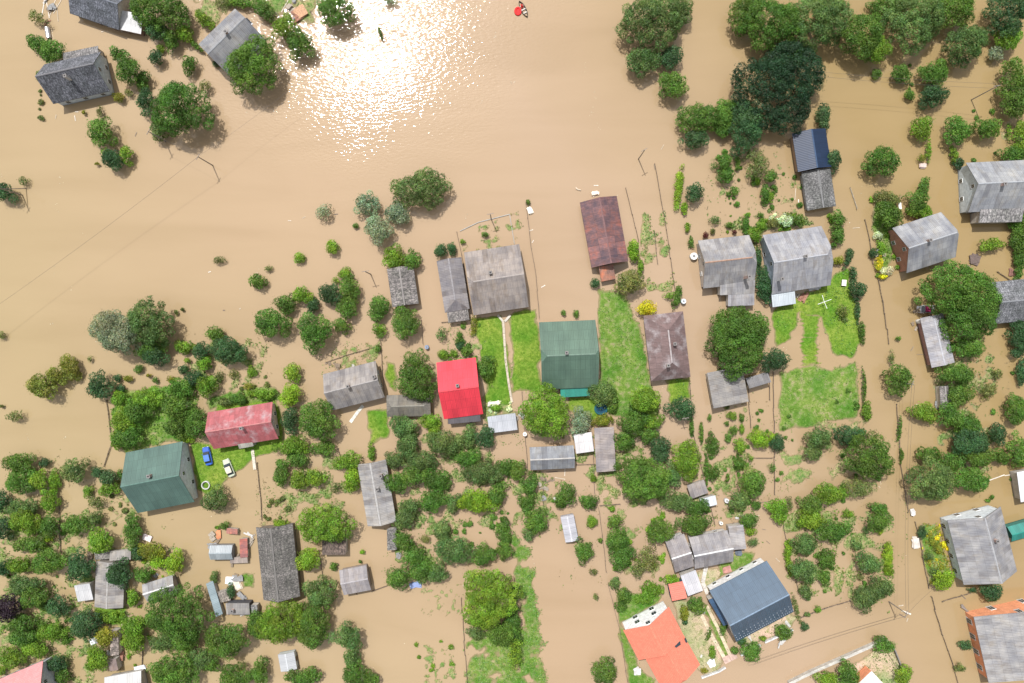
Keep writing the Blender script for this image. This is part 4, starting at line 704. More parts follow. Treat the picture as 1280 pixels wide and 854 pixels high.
T = {
(0,0): "190 90 50 33 20 o s;195 225 60 42 20 g;265 260 60 58 0 g;200 375 24 30 0 g s;598 278 45 40 0 g;650 360 72 72 0 g;710 405 28 48 0 g;595 487 32 25 0 y;645 465 25 20 0 o s;730 510 45 62 0 d;905 545 142 148 0 g;800 640 45 68 0 m;1020 430 32 32 0 o s;945 325 40 45 0 g;780 287 38 36 0 d;803 245 22 22 0 l;860 212 40 45 0 g;920 170 42 42 0 l;980 230 50 14 40 g;1075 320 15 18 0 d;800 60 165 105 0 g;790 150 60 52 0 d;1020 100 58 30 45 l;510 672 64 88 0 g;565 800 52 50 15 d;632 770 32 48 0 l;500 560 20 30 0 o s;1200 15 70 28 0 g;1120 12 60 22 0 o s;420 562 9 12 0 y s;485 818 12 10 0 y s",
(0,1): "150 140 72 62 0 l;220 225 78 70 0 g;395 55 98 90 0 g;40 45 62 45 40 g;670 8 40 22 0 b s;620 165 8 35 -20 o s",
(0,2): "700 110 180 135 0 m;655 310 92 78 0 m;800 430 74 75 0 g;790 290 60 60 0 d;845 60 55 65 0 m;935 590 125 78 0 g;915 695 70 52 0 d;1055 600 62 60 0 g;1080 535 65 35 0 g;1055 812 42 42 0 g;1125 815 14 36 0 g",
(0,3): "540 370 30 25 0 g;662 370 50 42 0 g;820 370 88 62 0 g;818 480 72 52 0 d;703 475 28 28 0 g;762 640 48 60 0 l;800 745 12 60 0 l;765 790 26 20 0 y s;930 655 68 72 0 g;1082 640 84 56 0 g;925 770 18 50 -15 l;950 815 28 30 0 d;1225 768 72 35 0 g;1200 655 14 45 0 l s;565 810 95 78 0 g;870 345 25 40 0 g;320 800 42 55 0 d;275 590 36 72 0 d",
(1,0): "25 105 50 50 0 d;118 50 25 26 0 o s;1092 445 30 22 0 o s;880 705 10 14 0 o s;910 690 9 9 0 o;8 820 22 22 0 o s;1075 812 42 36 0 g",
(1,1): "825 88 152 98 0 m;558 168 76 62 20 b;610 290 78 72 0 b;705 212 62 52 0 b;340 205 45 38 0 b s;497 273 14 15 0 g;380 380 30 37 0 l;217 433 31 27 0 l;62 487 25 15 0 o s;8 545 40 42 0 g;445 512 36 30 0 l;375 612 60 58 0 d;465 590 54 68 0 g;458 682 54 55 0 g;430 770 36 44 0 g;235 618 48 44 0 l;150 660 50 48 0 g;285 668 30 45 0 d;80 760 98 82 0 g;295 795 98 100 0 g;610 685 50 64 0 g;745 752 78 85 0 g;615 795 34 34 0 l;690 432 62 55 0 l;782 447 46 50 0 g;920 395 32 36 0 d;977 385 27 30 0 d;1030 352 14 12 0 l;1143 317 22 13 0 g;925 815 30 35 0 m s;1012 830 20 42 20 g s;1085 770 18 58 0 y s;400 545 22 20 0 l s",
(1,2): "80 155 12 15 0 g;832 75 22 95 8 L;858 185 20 32 0 L;910 110 46 48 0 d;1065 20 42 42 0 g;1110 98 24 28 0 g;875 280 14 30 0 l;893 355 14 30 0 g;605 395 30 55 0 L;640 480 18 45 0 l;585 550 75 74 0 o;415 560 27 28 0 d;670 682 52 38 0 Y;320 712 14 22 0 g;257 707 14 17 0 g;822 630 22 62 10 g;785 622 28 22 0 l s;1165 262 20 46 0 g;1212 318 32 38 0 l;1242 275 25 28 0 l;1085 270 18 18 0 g;1000 300 14 14 0 o;965 320 18 18 0 r;1110 305 14 12 0 r;1225 50 15 25 0 l;1262 120 22 60 0 g;1258 570 40 95 0 d;1130 780 135 115 0 g;1015 245 30 22 0 m s;1230 440 18 60 0 d;1240 220 20 15 0 g s",
(1,3): "12 25 34 34 0 g;10 130 18 32 0 l;590 140 76 34 0 o;598 222 74 70 0 g;775 75 28 45 0 g;745 150 50 62 0 g;765 205 62 34 0 l;548 320 26 22 0 W;562 385 20 40 0 l;520 412 22 26 0 d;553 460 20 42 0 Y;590 498 34 28 0 W;575 525 24 15 0 Y;1108 366 58 34 0 l;1240 330 38 80 0 g;1242 235 34 42 0 l;1250 440 24 90 5 g;345 245 36 45 0 g;350 318 30 50 0 g;325 370 22 14 0 g;30 260 38 26 0 o;90 250 36 28 0 W;150 248 36 28 0 g;400 430 20 55 10 d;448 590 42 45 0 d;425 510 22 38 0 d;350 448 30 24 0 y;445 690 14 62 0 d;468 800 18 60 0 g;950 600 200 150 0 g;1000 730 160 120 0 g;382 740 20 14 0 o s;650 835 16 12 0 g;370 700 30 40 0 o s",
(2,0): "212 222 78 66 0 z;285 168 60 50 0 z;345 110 48 42 0 z;368 165 38 30 0 z;450 88 14 16 0 o s;80 372 40 28 0 o s;8 322 12 8 0 o s;505 222 70 72 0 d;585 185 22 20 0 d;602 235 28 22 0 d;640 185 24 18 0 y;690 138 24 24 0 g;770 62 66 60 0 d;742 170 14 10 0 y;775 195 16 16 0 g;855 190 25 20 0 y;918 28 50 32 0 l;1010 42 46 48 0 d;936 95 20 15 0 l;1020 108 42 36 0 l;920 140 30 28 0 d;970 182 50 42 0 d;1035 222 50 52 0 l;1095 178 25 30 0 o s;1165 165 30 25 0 o s;1255 150 25 28 0 l;1240 222 30 20 0 y s;1145 48 84 80 0 d;900 232 62 52 0 g;890 330 82 76 0 g;878 432 60 50 0 g;985 412 66 66 0 g;940 485 34 22 0 L;600 282 42 42 0 l;740 285 90 58 0 l;622 395 60 75 0 l;640 480 70 58 0 g;590 490 34 50 0 l;1075 790 70 68 0 m;1190 288 50 24 0 g;1120 300 44 22 0 o;1255 262 30 20 0 l;105 605 76 60 0 g;105 700 82 68 0 g;195 692 48 48 0 l;222 605 32 25 0 d;270 700 24 70 0 l;248 795 42 58 0 l;378 640 80 66 0 m;490 650 36 30 0 d;545 678 40 38 0 d;10 795 38 52 0 d;115 828 76 45 0 m;440 748 26 30 0 l;540 735 44 38 0 l;480 800 40 30 0 o s;600 660 20 24 0 g;690 345 60 60 0 g",
(2,1): "175 270 52 62 0 L;185 155 40 52 0 l;40 262 52 26 0 l;172 395 44 66 0 d;312 390 105 108 0 g;185 520 75 50 0 l;335 532 62 40 0 g;128 652 38 68 0 g;200 585 50 46 0 g;215 690 42 60 0 l;292 682 44 46 0 l;400 730 30 28 0 o s;455 598 68 46 0 l;482 685 44 62 0 L;575 550 20 50 0 l;800 178 112 124 0 g;1150 130 48 58 0 g;932 65 32 25 0 l;985 62 25 20 0 l;1050 50 36 28 0 g;1018 20 20 26 0 d;610 35 16 22 0 g;735 425 74 62 0 m;752 515 60 60 0 m;865 398 50 40 0 l;930 505 92 72 0 m;815 595 80 62 0 m;790 665 80 62 0 g;700 705 60 56 0 g;690 590 54 36 0 m;900 690 76 58 0 g;1060 475 40 55 0 m;1145 478 46 60 0 d;1050 580 72 50 0 g;1130 655 100 66 0 m;1100 795 98 66 0 L;1205 760 48 60 0 g;880 795 78 60 0 g;765 825 60 40 0 m;1245 622 42 48 0 g;985 805 38 48 0 m;890 440 30 50 0 l;1195 330 30 20 0 l",
(2,2): "170 355 138 132 0 l;338 395 56 80 0 b;447 255 64 64 0 m;445 393 62 28 -15 y;600 412 80 66 0 g;558 495 48 52 0 g;625 345 50 34 0 g;660 290 80 80 0 l;680 465 46 44 0 g;735 532 56 72 0 d;840 335 64 64 0 d;895 425 12 50 0 g;870 590 74 118 0 l;650 680 142 126 0 g;790 665 50 62 0 m;820 795 92 58 0 m;925 825 60 45 0 g;944 460 11 62 0 g;1000 512 30 60 0 g;1002 655 30 38 0 g;970 640 10 80 0 g;1098 370 22 22 0 l;1145 386 12 18 0 g;1072 408 12 14 0 g;1105 440 24 26 0 g;1146 436 14 26 0 l;1135 515 32 36 0 l;1080 480 18 24 0 g;1130 602 32 40 0 g;1195 702 76 70 0 g;1130 795 50 46 0 m;1075 680 10 26 0 g s;985 380 14 20 0 g s;1230 482 50 46 0 L;1190 582 16 20 0 l s;22 642 42 62 0 g;90 722 40 58 0 g;70 805 42 42 0 g;265 765 56 56 0 g;385 797 42 42 0 g;405 682 18 18 0 l;498 835 18 15 0 l;695 400 60 40 0 l;500 300 30 50 0 g;1215 815 30 25 0 g",
(2,3): "30 92 76 66 0 d;645 190 72 82 0 g;615 82 18 34 0 o s;490 352 22 52 0 l;478 225 9 90 0 g;775 356 76 46 0 l;930 160 98 58 0 g;950 268 68 58 0 g;905 372 68 70 0 g;1092 242 46 38 0 o s;1140 160 30 30 0 o s;500 575 126 128 0 g;405 468 78 60 0 d;250 480 76 60 0 m;222 550 50 40 0 m;450 725 76 56 0 o s;305 755 84 56 0 l;210 812 64 46 0 g;18 480 22 30 0 L;45 505 34 42 0 d;20 632 20 26 0 g s;1000 500 112 72 0 d;1040 572 80 60 0 g;1140 460 42 52 0 d;1150 572 46 40 0 g;800 562 60 40 0 g;812 695 118 112 0 m;915 602 62 50 0 g;1010 690 88 74 0 g;1235 340 52 95 0 g;1245 545 46 92 0 g;1262 150 26 70 0 d;985 30 95 58 0 g;40 822 52 46 0 l;550 832 45 30 0 g;655 440 9 60 5 g s;665 570 9 40 0 g s;1000 420 60 50 0 g;105 810 20 40 0 o s",
(3,0): "130 40 92 66 0 l;18 80 46 62 0 d;252 70 60 50 0 g;150 160 102 46 0 g;250 245 96 70 0 g;100 262 60 40 0 l;15 285 36 42 0 d;392 62 76 50 0 g;480 30 36 40 0 m;508 138 70 60 0 l;405 272 70 80 0 d;600 302 60 66 0 d;665 92 42 82 0 g;690 200 30 45 0 d;752 192 60 50 0 y;790 242 40 40 0 L;875 247 50 56 0 L;722 312 42 44 0 g;665 432 26 50 0 l;130 360 76 50 0 m;172 422 86 62 0 g;50 472 72 80 0 p;290 470 60 50 0 d;112 552 62 50 0 g;260 592 72 50 0 l;120 625 70 45 0 g;180 682 62 42 0 l;60 722 60 56 0 l;430 556 80 86 0 d;560 520 62 30 0 l;670 562 62 60 0 l;672 642 60 56 0 l;530 612 50 50 0 y;490 722 66 72 0 l;290 750 50 40 0 d;315 822 34 40 0 g;890 502 156 152 0 g;820 642 70 50 0 m;930 645 62 50 0 g;1130 640 112 100 0 g;870 782 142 90 0 g;1005 722 62 56 0 m;1180 822 102 60 0 g;1150 395 22 36 0 d;1070 325 22 30 0 m;1120 68 22 22 0 g;1085 77 12 12 0 l;545 440 32 20 0 m;1262 560 32 52 0 g;245 132 25 18 0 L;1060 760 40 40 0 g;10 790 22 30 0 l;220 470 30 25 0 g;330 640 20 28 0 g",
(3,1): "340 65 142 105 0 l;265 232 60 60 0 l;325 402 86 80 0 m;130 545 130 112 0 l;285 560 96 122 0 g;20 560 46 70 0 g;460 620 80 70 0 m;475 712 42 50 0 m;490 802 60 55 0 g;572 830 50 38 0 g;240 820 82 46 0 g;22 790 46 62 0 g;388 270 20 26 0 g;530 200 15 10 0 L;520 248 9 8 0 g;735 142 50 50 0 g;785 215 52 58 0 g;720 322 68 68 0 g;825 292 60 60 0 g;900 302 62 46 0 m;990 190 102 80 0 m;930 92 42 50 0 m;1135 212 62 50 0 g;740 32 62 48 0 m;1160 430 140 172 0 l;1100 602 42 40 0 m;1222 602 72 70 0 g;1238 120 36 84 0 g;842 135 28 22 0 o s;125 60 40 22 0 L;1240 200 40 40 0 g",
(3,2): "2 560 52 110 0 g;15 700 40 80 0 l s;115 42 60 62 0 g;85 112 36 36 0 m;10 410 28 50 0 m;400 50 26 34 0 l;358 190 46 56 0 g;405 297 26 20 0 o s;418 422 18 18 0 o s;525 140 66 52 0 g;545 215 56 78 0 g;510 45 40 36 0 g;675 232 58 66 0 o s;735 92 70 62 0 g;905 58 86 64 0 g;512 355 30 34 0 m;555 412 38 38 0 g;540 472 32 30 0 g;660 425 48 34 0 l;700 385 56 34 0 l;795 335 36 28 0 L;915 458 50 44 0 g;858 500 26 42 0 y;862 548 16 15 0 d;462 792 72 72 0 g;1178 40 46 42 0 g;1188 92 30 26 0 l;1190 692 52 46 0 g;1250 630 18 14 0 l;1145 645 24 22 0 d;1110 690 20 22 0 g;1200 150 34 26 0 m s;960 790 22 14 0 y;1060 560 20 50 20 g;980 610 12 40 20 g s;998 700 20 34 0 l;630 290 34 40 0 o s;440 142 12 14 0 g",
(3,3): "60 20 44 36 0 l;210 30 76 52 0 l;320 92 96 60 0 g;175 155 60 60 0 m;172 290 78 66 0 m;100 190 18 62 0 L;108 275 18 52 -10 l;295 232 48 46 0 g;280 326 33 38 0 g;190 402 28 40 0 m;398 10 30 20 0 l;545 42 56 60 0 g;557 95 18 26 0 L;440 166 30 28 0 m;485 90 20 22 0 m s;500 252 62 52 0 m;595 220 24 78 0 L;605 290 22 36 0 L;462 326 20 18 0 o s;555 372 62 60 0 m;480 425 60 60 0 m;250 487 18 16 0 l;75 600 46 38 0 g;182 572 22 20 0 d;140 480 14 70 -15 o s;770 105 26 28 0 d;865 342 52 46 0 L;1110 395 56 42 0 d;1020 388 20 18 0 d;985 665 28 26 0 d;955 775 32 24 0 o;575 662 50 44 0 g;395 812 55 72 0 g;300 835 60 42 0 l;672 812 40 52 0 l;850 180 24 26 0 y;800 220 26 30 0 m s;820 150 20 22 0 y;830 300 30 22 0 m s;195 510 20 12 0 m;1050 260 1 1 0 g",
}
FULL = "923 427 41 42 0 g;317 83 34 38 0 g;148 414 34 31 0 b;187 404 32 31 0 m;192 436 22 14 0 g;930 18 22 26 0 g;965 30 40 34 0 g;1022 28 42 36 0 m;985 72 20 20 0 g;975 108 56 60 0 D;1075 46 34 30 0 g;1092 62 20 20 0 l;1140 26 46 34 0 m;1188 12 34 24 0 g;1206 56 28 26 0 m;1260 16 28 30 0 d;1258 48 16 17 0 l;1244 66 9 9 0 b;1266 112 20 42 0 g;932 158 24 34 0 d;945 206 16 20 0 o s;1036 12 20 14 0 g;1110 8 30 14 0 g;1276 175 10 28 0 l;903 160 10 14 0 g;1278 300 10 34 0 g;1274 420 14 34 0 d"
def parse(s, tile=None):
    for ln in s.split(';'):
        f = ln.split(); x, y, a, b, rot = map(float, f[:5])
        if a < 3 and tile: continue
        if tile: (x, y), a, b = tp(*tile, x, y), a/3.99, b/3.99
        plant(x, y, a, b, rot, f[5], len(f) > 6)
parse(FULL)
for t_, s_ in T.items(): parse(s_, t_)
print('LEAVES', NLEAF, 'PLANTS', len(AUTO))
# ------------------------------------------------------------------ fences
PB = MB(); PB.tube((0, 0, -.8), (0, 0, .62), .055, .045, 6); POST = PB.mesh('post'); POST.materials.append(M['wood'])
def fence(words, pts, h=.5, col=(.13, .10, .08), sp=2.6, thick=.05, gaps=True):
    wp = [P(*p) for p in pts]; o = thing('fence', wp[0]); mb = MB(); px = sum(p[0] for p in pts)/len(pts); py = sum(p[1] for p in pts)/len(pts)
    posts = []; jit = lambda s: Vector((rnd.gauss(0, s), rnd.gauss(0, s), 0))
    for a, b in zip(wp, wp[1:]):
        n = max(1, int((b-a).length/sp)); q = [a.lerp(b, i/n) for i in range(n+1)]
        for i in range(n):
            c, d = q[i]+jit(.06), q[i+1]+jit(.06)
            posts.append(q[i])
            if gaps and n > 5 and rnd.random() < .13: continue
            dz = rnd.uniform(-.12, .08)
            mid = (c+d)/2-o.location; L_ = (d-c).length; rz = math.atan2(d.y-c.y, d.x-c.x)
            mb.box((mid.x, mid.y, h*.8+dz), (L_, thick, .07), rz); mb.box((mid.x, mid.y, h*.3+dz), (L_, thick, .07), rz)
            for k in range(int(L_/.28)):
                t = (k+.5)/int(L_/.28); e = c.lerp(d, t)-o.location
                if rnd.random() < .85: mb.box((e.x, e.y, (h+dz)*.5-.1), (.11, thick*.7, h+.25+rnd.uniform(-.05, .08)), rz)
    posts.append(wp[-1]); mb.build('fence_panel', 'wood', o, col)
    st = max(1, math.ceil(len(posts)/40))
    for p in posts[::st]:
        k = link('post', POST, None, o, (.2, .17, .14)); k.location = p-o.location; k.scale = (1, 1, rnd.uniform(.8, 1.1)*(h/.5)**.5)
    o['category'] = 'fence'; AUTO.append((o, words, px, py))
for pts in ([(657, 254), (664, 310), (670, 345), (674, 398)], [(818, 205), (830, 270), (840, 340), (844, 366)], [(782, 235), (790, 268), (798, 302)],
    [(571, 290), (577, 318), (590, 393)], [(476, 427), (480, 488)], [(527, 400), (529, 430)], [(653, 490), (656, 540), (660, 590)], [(741, 558), (743, 616), (749, 640), (760, 730), (775, 790), (784, 854)],
    [(935, 486), (938, 535)], [(966, 465), (967, 540), (968, 618)], [(862, 478), (866, 540), (880, 600), (893, 655)], [(1096, 345), (1105, 392), (1110, 430)],
    [(1120, 505), (1125, 580), (1134, 640)], [(1143, 652), (1152, 690), (1160, 735)], [(1163, 745), (1177, 793), (1190, 830), (1197, 856)], [(1080, 275), (1086, 300), (1090, 330)],
    [(577, 747), (580, 800), (585, 856)], [(75, 625), (76, 690)], [(400, 700), (404, 722), (410, 733)], [(322, 578), (326, 620), (328, 650)], [(134, 500), (141, 552), (131, 583)],
    [(1000, 772), (1030, 760), (1062, 750)], [(465, 739), (485, 731)], [(1177, 752), (1212, 741)], [(408, 453), (430, 445), (475, 432)], [(423, 560), (432, 585)], [(441, 735), (446, 742)],
    [(960, 455), (962, 500)], [(976, 640), (985, 690), (998, 740)], [(677, 590), (680, 640)], [(552, 403), (590, 399)], [(1108, 815), (1121, 835), (1133, 854)], [(494, 560), (500, 600)], [(818, 290), (822, 330)],
    [(1246, 340), (1264, 352)], [(180, 800), (178, 830)], [(938, 572), (965, 572)], [(750, 632), (775, 630)], [(720, 581), (744, 580)]):
    fence('dark weathered low picket fence', pts)
fence('pale grey low garden fence', [(1062, 235), (1070, 262)], col=(.4, .38, .33))
# concrete garden wall
mb = MB(); wpts = [(984, 852), (1012, 838), (1105, 797)]
for a, b in zip(wpts, wpts[1:]):
    A, B_ = P(*a), P(*b); mid = (A+B_)/2; mb.box((mid.x, mid.y, .3), ((B_-A).length, .35, 1.6), math.atan2(B_.y-A.y, B_.x-A.x)); mb.box((mid.x, mid.y, 1.12), ((B_-A).length, .62, .1), math.atan2(B_.y-A.y, B_.x-A.x))
tag(mb.build('garden_wall', 'stone', None, (.40, .385, .35)), 'long whitish concrete garden wall by the flooded road at bottom right', 'wall')
mb = MB()
for a, b in (((1106, 797), (1117, 812)), ((1117, 812), (1134, 856))):
    A, B_ = P(*a), P(*b); mid = (A+B_)/2; mb.box((mid.x, mid.y, .2), ((B_-A).length, .25, 1.4), math.atan2(B_.y-A.y, B_.x-A.x))
tag(mb.build('garden_wall', 'stone', None, (.17, .16, .15)), 'dark short garden wall closing the yard on its right side', 'wall')
mb = MB()
for a, b in (((925, 818), (950, 805)), ((955, 802), (990, 786)), ((876, 846), (898, 838)), ((898, 838), (906, 833))):
    A, B_ = P(*a), P(*b); mid = (A+B_)/2; mb.box((mid.x, mid.y, .1), ((B_-A).length, .3, 1.3), math.atan2(B_.y-A.y, B_.x-A.x))
tag(mb.build('garden_wall', 'stone', None, (.5, .5, .5)), 'grey front wall along the road before the steel-blue house', 'wall')
def slabs(name, label, pts, wd, col, ln=1.2, z=.22, cat='path'):
    mb = MB()
    for a, b in zip(pts, pts[1:]):
        A, B_ = P(*a), P(*b); n = max(1, int((B_-A).length/ln)); rz = math.atan2(B_.y-A.y, B_.x-A.x)
        for i in range(n):
            c = A.lerp(B_, (i+.5)/n); mb.box((c.x, c.y, z+rnd.uniform(-.02, .02)), ((B_-A).length/n-.05, wd*rnd.uniform(.93, 1.03), .1), rz)
    o = mb.build(name, 'stone', None, col); tag(o, kind='structure'); return o
slabs('path', '', [(629, 401), (630.5, 425), (632, 450), (636, 480), (640, 503)], .5, (.42, .36, .29))
slabs('path', '', [(622, 394), (629, 402)], .5, (.42, .39, .34)); slabs('path', '', [(638, 394), (631, 402)], .5, (.42, .39, .34))
slabs('driveway', '', [(876, 767), (888, 792), (905, 822)], .8, (.5, .42, .3), 1.5); slabs('driveway', '', [(883, 757), (897, 785), (912, 818)], .75, (.46, .38, .27), 1.5)
slabs('path', '', [(316, 562), (319, 587)], .7, (.5, .46, .38)); slabs('path', '', [(904, 826), (920, 818)], 1.6, (.42, .3, .25)); slabs('path', '', [(884, 700), (878, 728), (884, 742)], .9, (.45, .42, .38))
slabs('path', '', [(438, 528), (448, 514), (454, 507)], .7, (.5, .5, .45), .9, .06)
# ------------------------------------------------------------------ utility poles and wires
CB = MB(); CB.box((0, 0, 0), (1.5, .1, .1)); CROSS = CB.mesh('crossarm'); CROSS.materials.append(M['wood'])
IB = MB(); IB.tube((0, 0, 0), (0, 0, .16), .05, .035, 6); INS = IB.mesh('insulator'); INS.materials.append(M['plain'])
PM = MB(); PM.tube((0, 0, -1.5), (0, 0, 7.4), .14, .09, 8); POLE = PM.mesh('pole_shaft'); POLE.materials.append(M['wood'])
tops = {}
def pole(key, px, py, words, az=20, h=7.4, brace=False):
    w_ = P(px, py); o = thing('utility_pole', w_, R(az)); s = link('pole_shaft', POLE, None, o, (.22, .19, .16)); s.scale = (1, 1, h/7.4)
    c = link('crossarm', CROSS, None, o, (.2, .17, .15)); c.location = (0, .12, h-.35)
    for x in (-.6, .6, 0): i = link('insulator', INS, None, c, (.7, .7, .68)); i.location = (x, 0, .05)
    if brace: b = MB(); b.tube((2.0, 0, -1), (.05, 0, h*.8), .1, .08, 6); b.build('brace', 'wood', o, (.2, .17, .15))
    tops[key] = Vector((w_.x, w_.y, h-.15)); tag(o, words, 'utility pole'); o['group'] = 'utility poles in the flooded village'
pole('a', 207, 177, 'wooden utility pole between the big round tree and open water', 60)
pole('b', 266, 207, 'lone wooden utility pole standing in open water, upper left', 60)
pole('c', 28, 244, 'wooden utility pole at left edge beside the dark bush', 60, brace=True)
pole('d', 463.5, 343, 'utility pole left of the speckled mossy shed', 10, 6)
pole('e', 798, 199, 'utility pole in open water right of the rusty brown barn', 30)
pole('f', 1214, 125, 'utility pole in open water among trees, upper right', 10, 8.5)
pole('g', 1111, 752, 'utility pole at the flooded crossroads, lower right', 70)
pole('h', 1118, 478, 'utility pole at the tree above the lane, right side', 70)
pole('i', 849, 520, 'utility pole beside the dark tree below the brown hipped house', 10, 6)
pole('j', 614, 274, 'utility pole at the white pipe above the broad barn', 10, 6)
pole('k', -25, 420, 'utility pole just outside the left edge of the view', 60)
def wire(label, A, B_, sag=.5, r=.016, offs=((0, 0),)):
    mb = MB(); d = (B_-A); d.z = 0; n_ = Vector((-d.y, d.x, 0)).normalized()
    for o1, _ in offs:
        pts = [A.lerp(B_, t/14)+n_*o1-Vector((0, 0, sag*4*(t/14)*(1-t/14))) for t in range(15)]
        for a, b in zip(pts, pts[1:]): mb.tube(a, b, r, n=4)
    tag(mb.build('power_line', 'wire'), label, 'cable')
wire('cable running diagonally over open water, pole to left edge', tops['b'], tops['k'], 1.2, .02)
wire('cable from the lone upper-left pole towards the sunlit water', tops['b'], P(392, 88, 7), .8)
wire('short cable between the two upper-left utility poles', tops['b'], tops['a'], .3)
wire('cable from pole at upper right leftwards over the flood', tops['f'], P(1018, 92, 7.5), .8, .022, ((-.5, 0), (.5, 0)))
wire('cable crossing the flooded road to the crossroads pole', tops['g'], P(940, 830, 6.5), .6, .022, ((-.3, 0), (.3, 0)))
wire('cable from crossroads pole to the roadside fence right of it', tops['g'], P(1165, 738, 6), .3)
wire('cable along the flooded lane, crossroads pole up to tree', tops['g'], tops['h'], 1.2, .02, ((-.3, 0), (.3, 0)))
# white irrigation pipe
mb = MB(); q = [P(575, 289, .1), P(598, 278, .1), P(637, 268, .1)]
for a, b in zip(q, q[1:]): mb.tube(a, b, .10, n=8)
mb.tube(P(637, 268, .1), P(643, 305, .1), .075, n=8)
tag(mb.build('pipe', 'plain', None, (.6, .59, .55)), 'long white pipe bent at a corner above the broad barn', 'pipe')
# ------------------------------------------------------------------ cars
def loft(rings):
    m = MB(); n = len(rings[0])
    for a, b in zip(rings, rings[1:]):
        for i in range(n): m.face([a[i], a[(i+1) % n], b[(i+1) % n], b[i]])
    m.face(rings[0][::-1]); m.face(rings[-1]); return m
def section(x, hw, z0, z1, r=.14):
    return [(x, -hw+r, z0), (x, hw-r, z0), (x, hw, z0+r), (x, hw, z1-r*1.3), (x, hw-r*1.2, z1), (x, -hw+r*1.2, z1), (x, -hw, z1-r*1.3), (x, -hw, z0+r)]
def car(px, py, ang, label, col, roofcol=None, z=.0, length=4.1):
    w_ = P(px, py, .6); o = thing('parked_car', (w_.x, w_.y, z), R(ang)); h = length/2
    body = loft([section(-h, .62, .42, .82), section(-h+.15, .78, .28, .9), section(-h+.9, .84, .24, .95), section(.6, .84, .24, .97), section(h-.8, .82, .24, .9), section(h-.15, .74, .28, .8), section(h, .6, .4, .72)]).build('body', 'paint', o, col)
    rf = loft([section(-h+.95, .6, 1.36, 1.44, .03), section(-.6, .64, 1.36, 1.48, .03), section(.35, .62, 1.36, 1.45, .03)]).build('roof', 'paint', o, roofcol or col)
    g = loft([[(-h+.45, -.72, .94), (-h+.45, .72, .94), (-h+.95, .58, 1.37), (-h+.95, -.58, 1.37)], [(1.0, -.72, .95), (1.0, .72, .95), (.34, .58, 1.37), (.34, -.58, 1.37)]]).build('windows', 'glass', o)
    for sx in (-h+.75, h-.85):
        for sy in (-1, 1):
            m = MB(); m.tube((sx, sy*.66, .3), (sx, sy*.85, .3), .31, n=14); wl = m.build('wheel', 'rubber', o)
            m = MB(); m.tube((sx, sy*.85, .3), (sx, sy*.865, .3), .18, n=12); m.build('rim', 'tin', wl, (.5, .5, .52))
    for sy in (-1, 1): m = MB(); m.box((h-.03, sy*.5, .62), (.08, .28, .16)); m.build('headlight', 'plain', o, (.8, .8, .75))
    for sy in (-1, 1): m = MB(); m.box((.55, sy*.9, .98), (.14, .16, .12)); m.build('mirror', 'paint', o, col)
    tag(o, label, 'car'); LAND.append((label.split(' parked')[0].replace('bright', 'the', 1) if 0 else 'the '+('blue car' if 'blue' in label else 'beige car' if 'beige' in label else 'maroon-striped car'), px, py)); return o
car(259.5, 570, 103, 'bright blue car parked on the grass beside the green house', (.03, .10, .42), (.08, .18, .5), z=.05)
car(286, 585, 112, 'pale green and beige car parked at the edge of flooded lawn', (.42, .46, .36), (.55, .5, .4), z=-.05)
c_ = car(1158, 386.5, 182, 'white car with maroon bonnet, half hidden beneath the wide walnut', (.6, .6, .64), (.3, .03, .1), z=-.55, length=3.7)
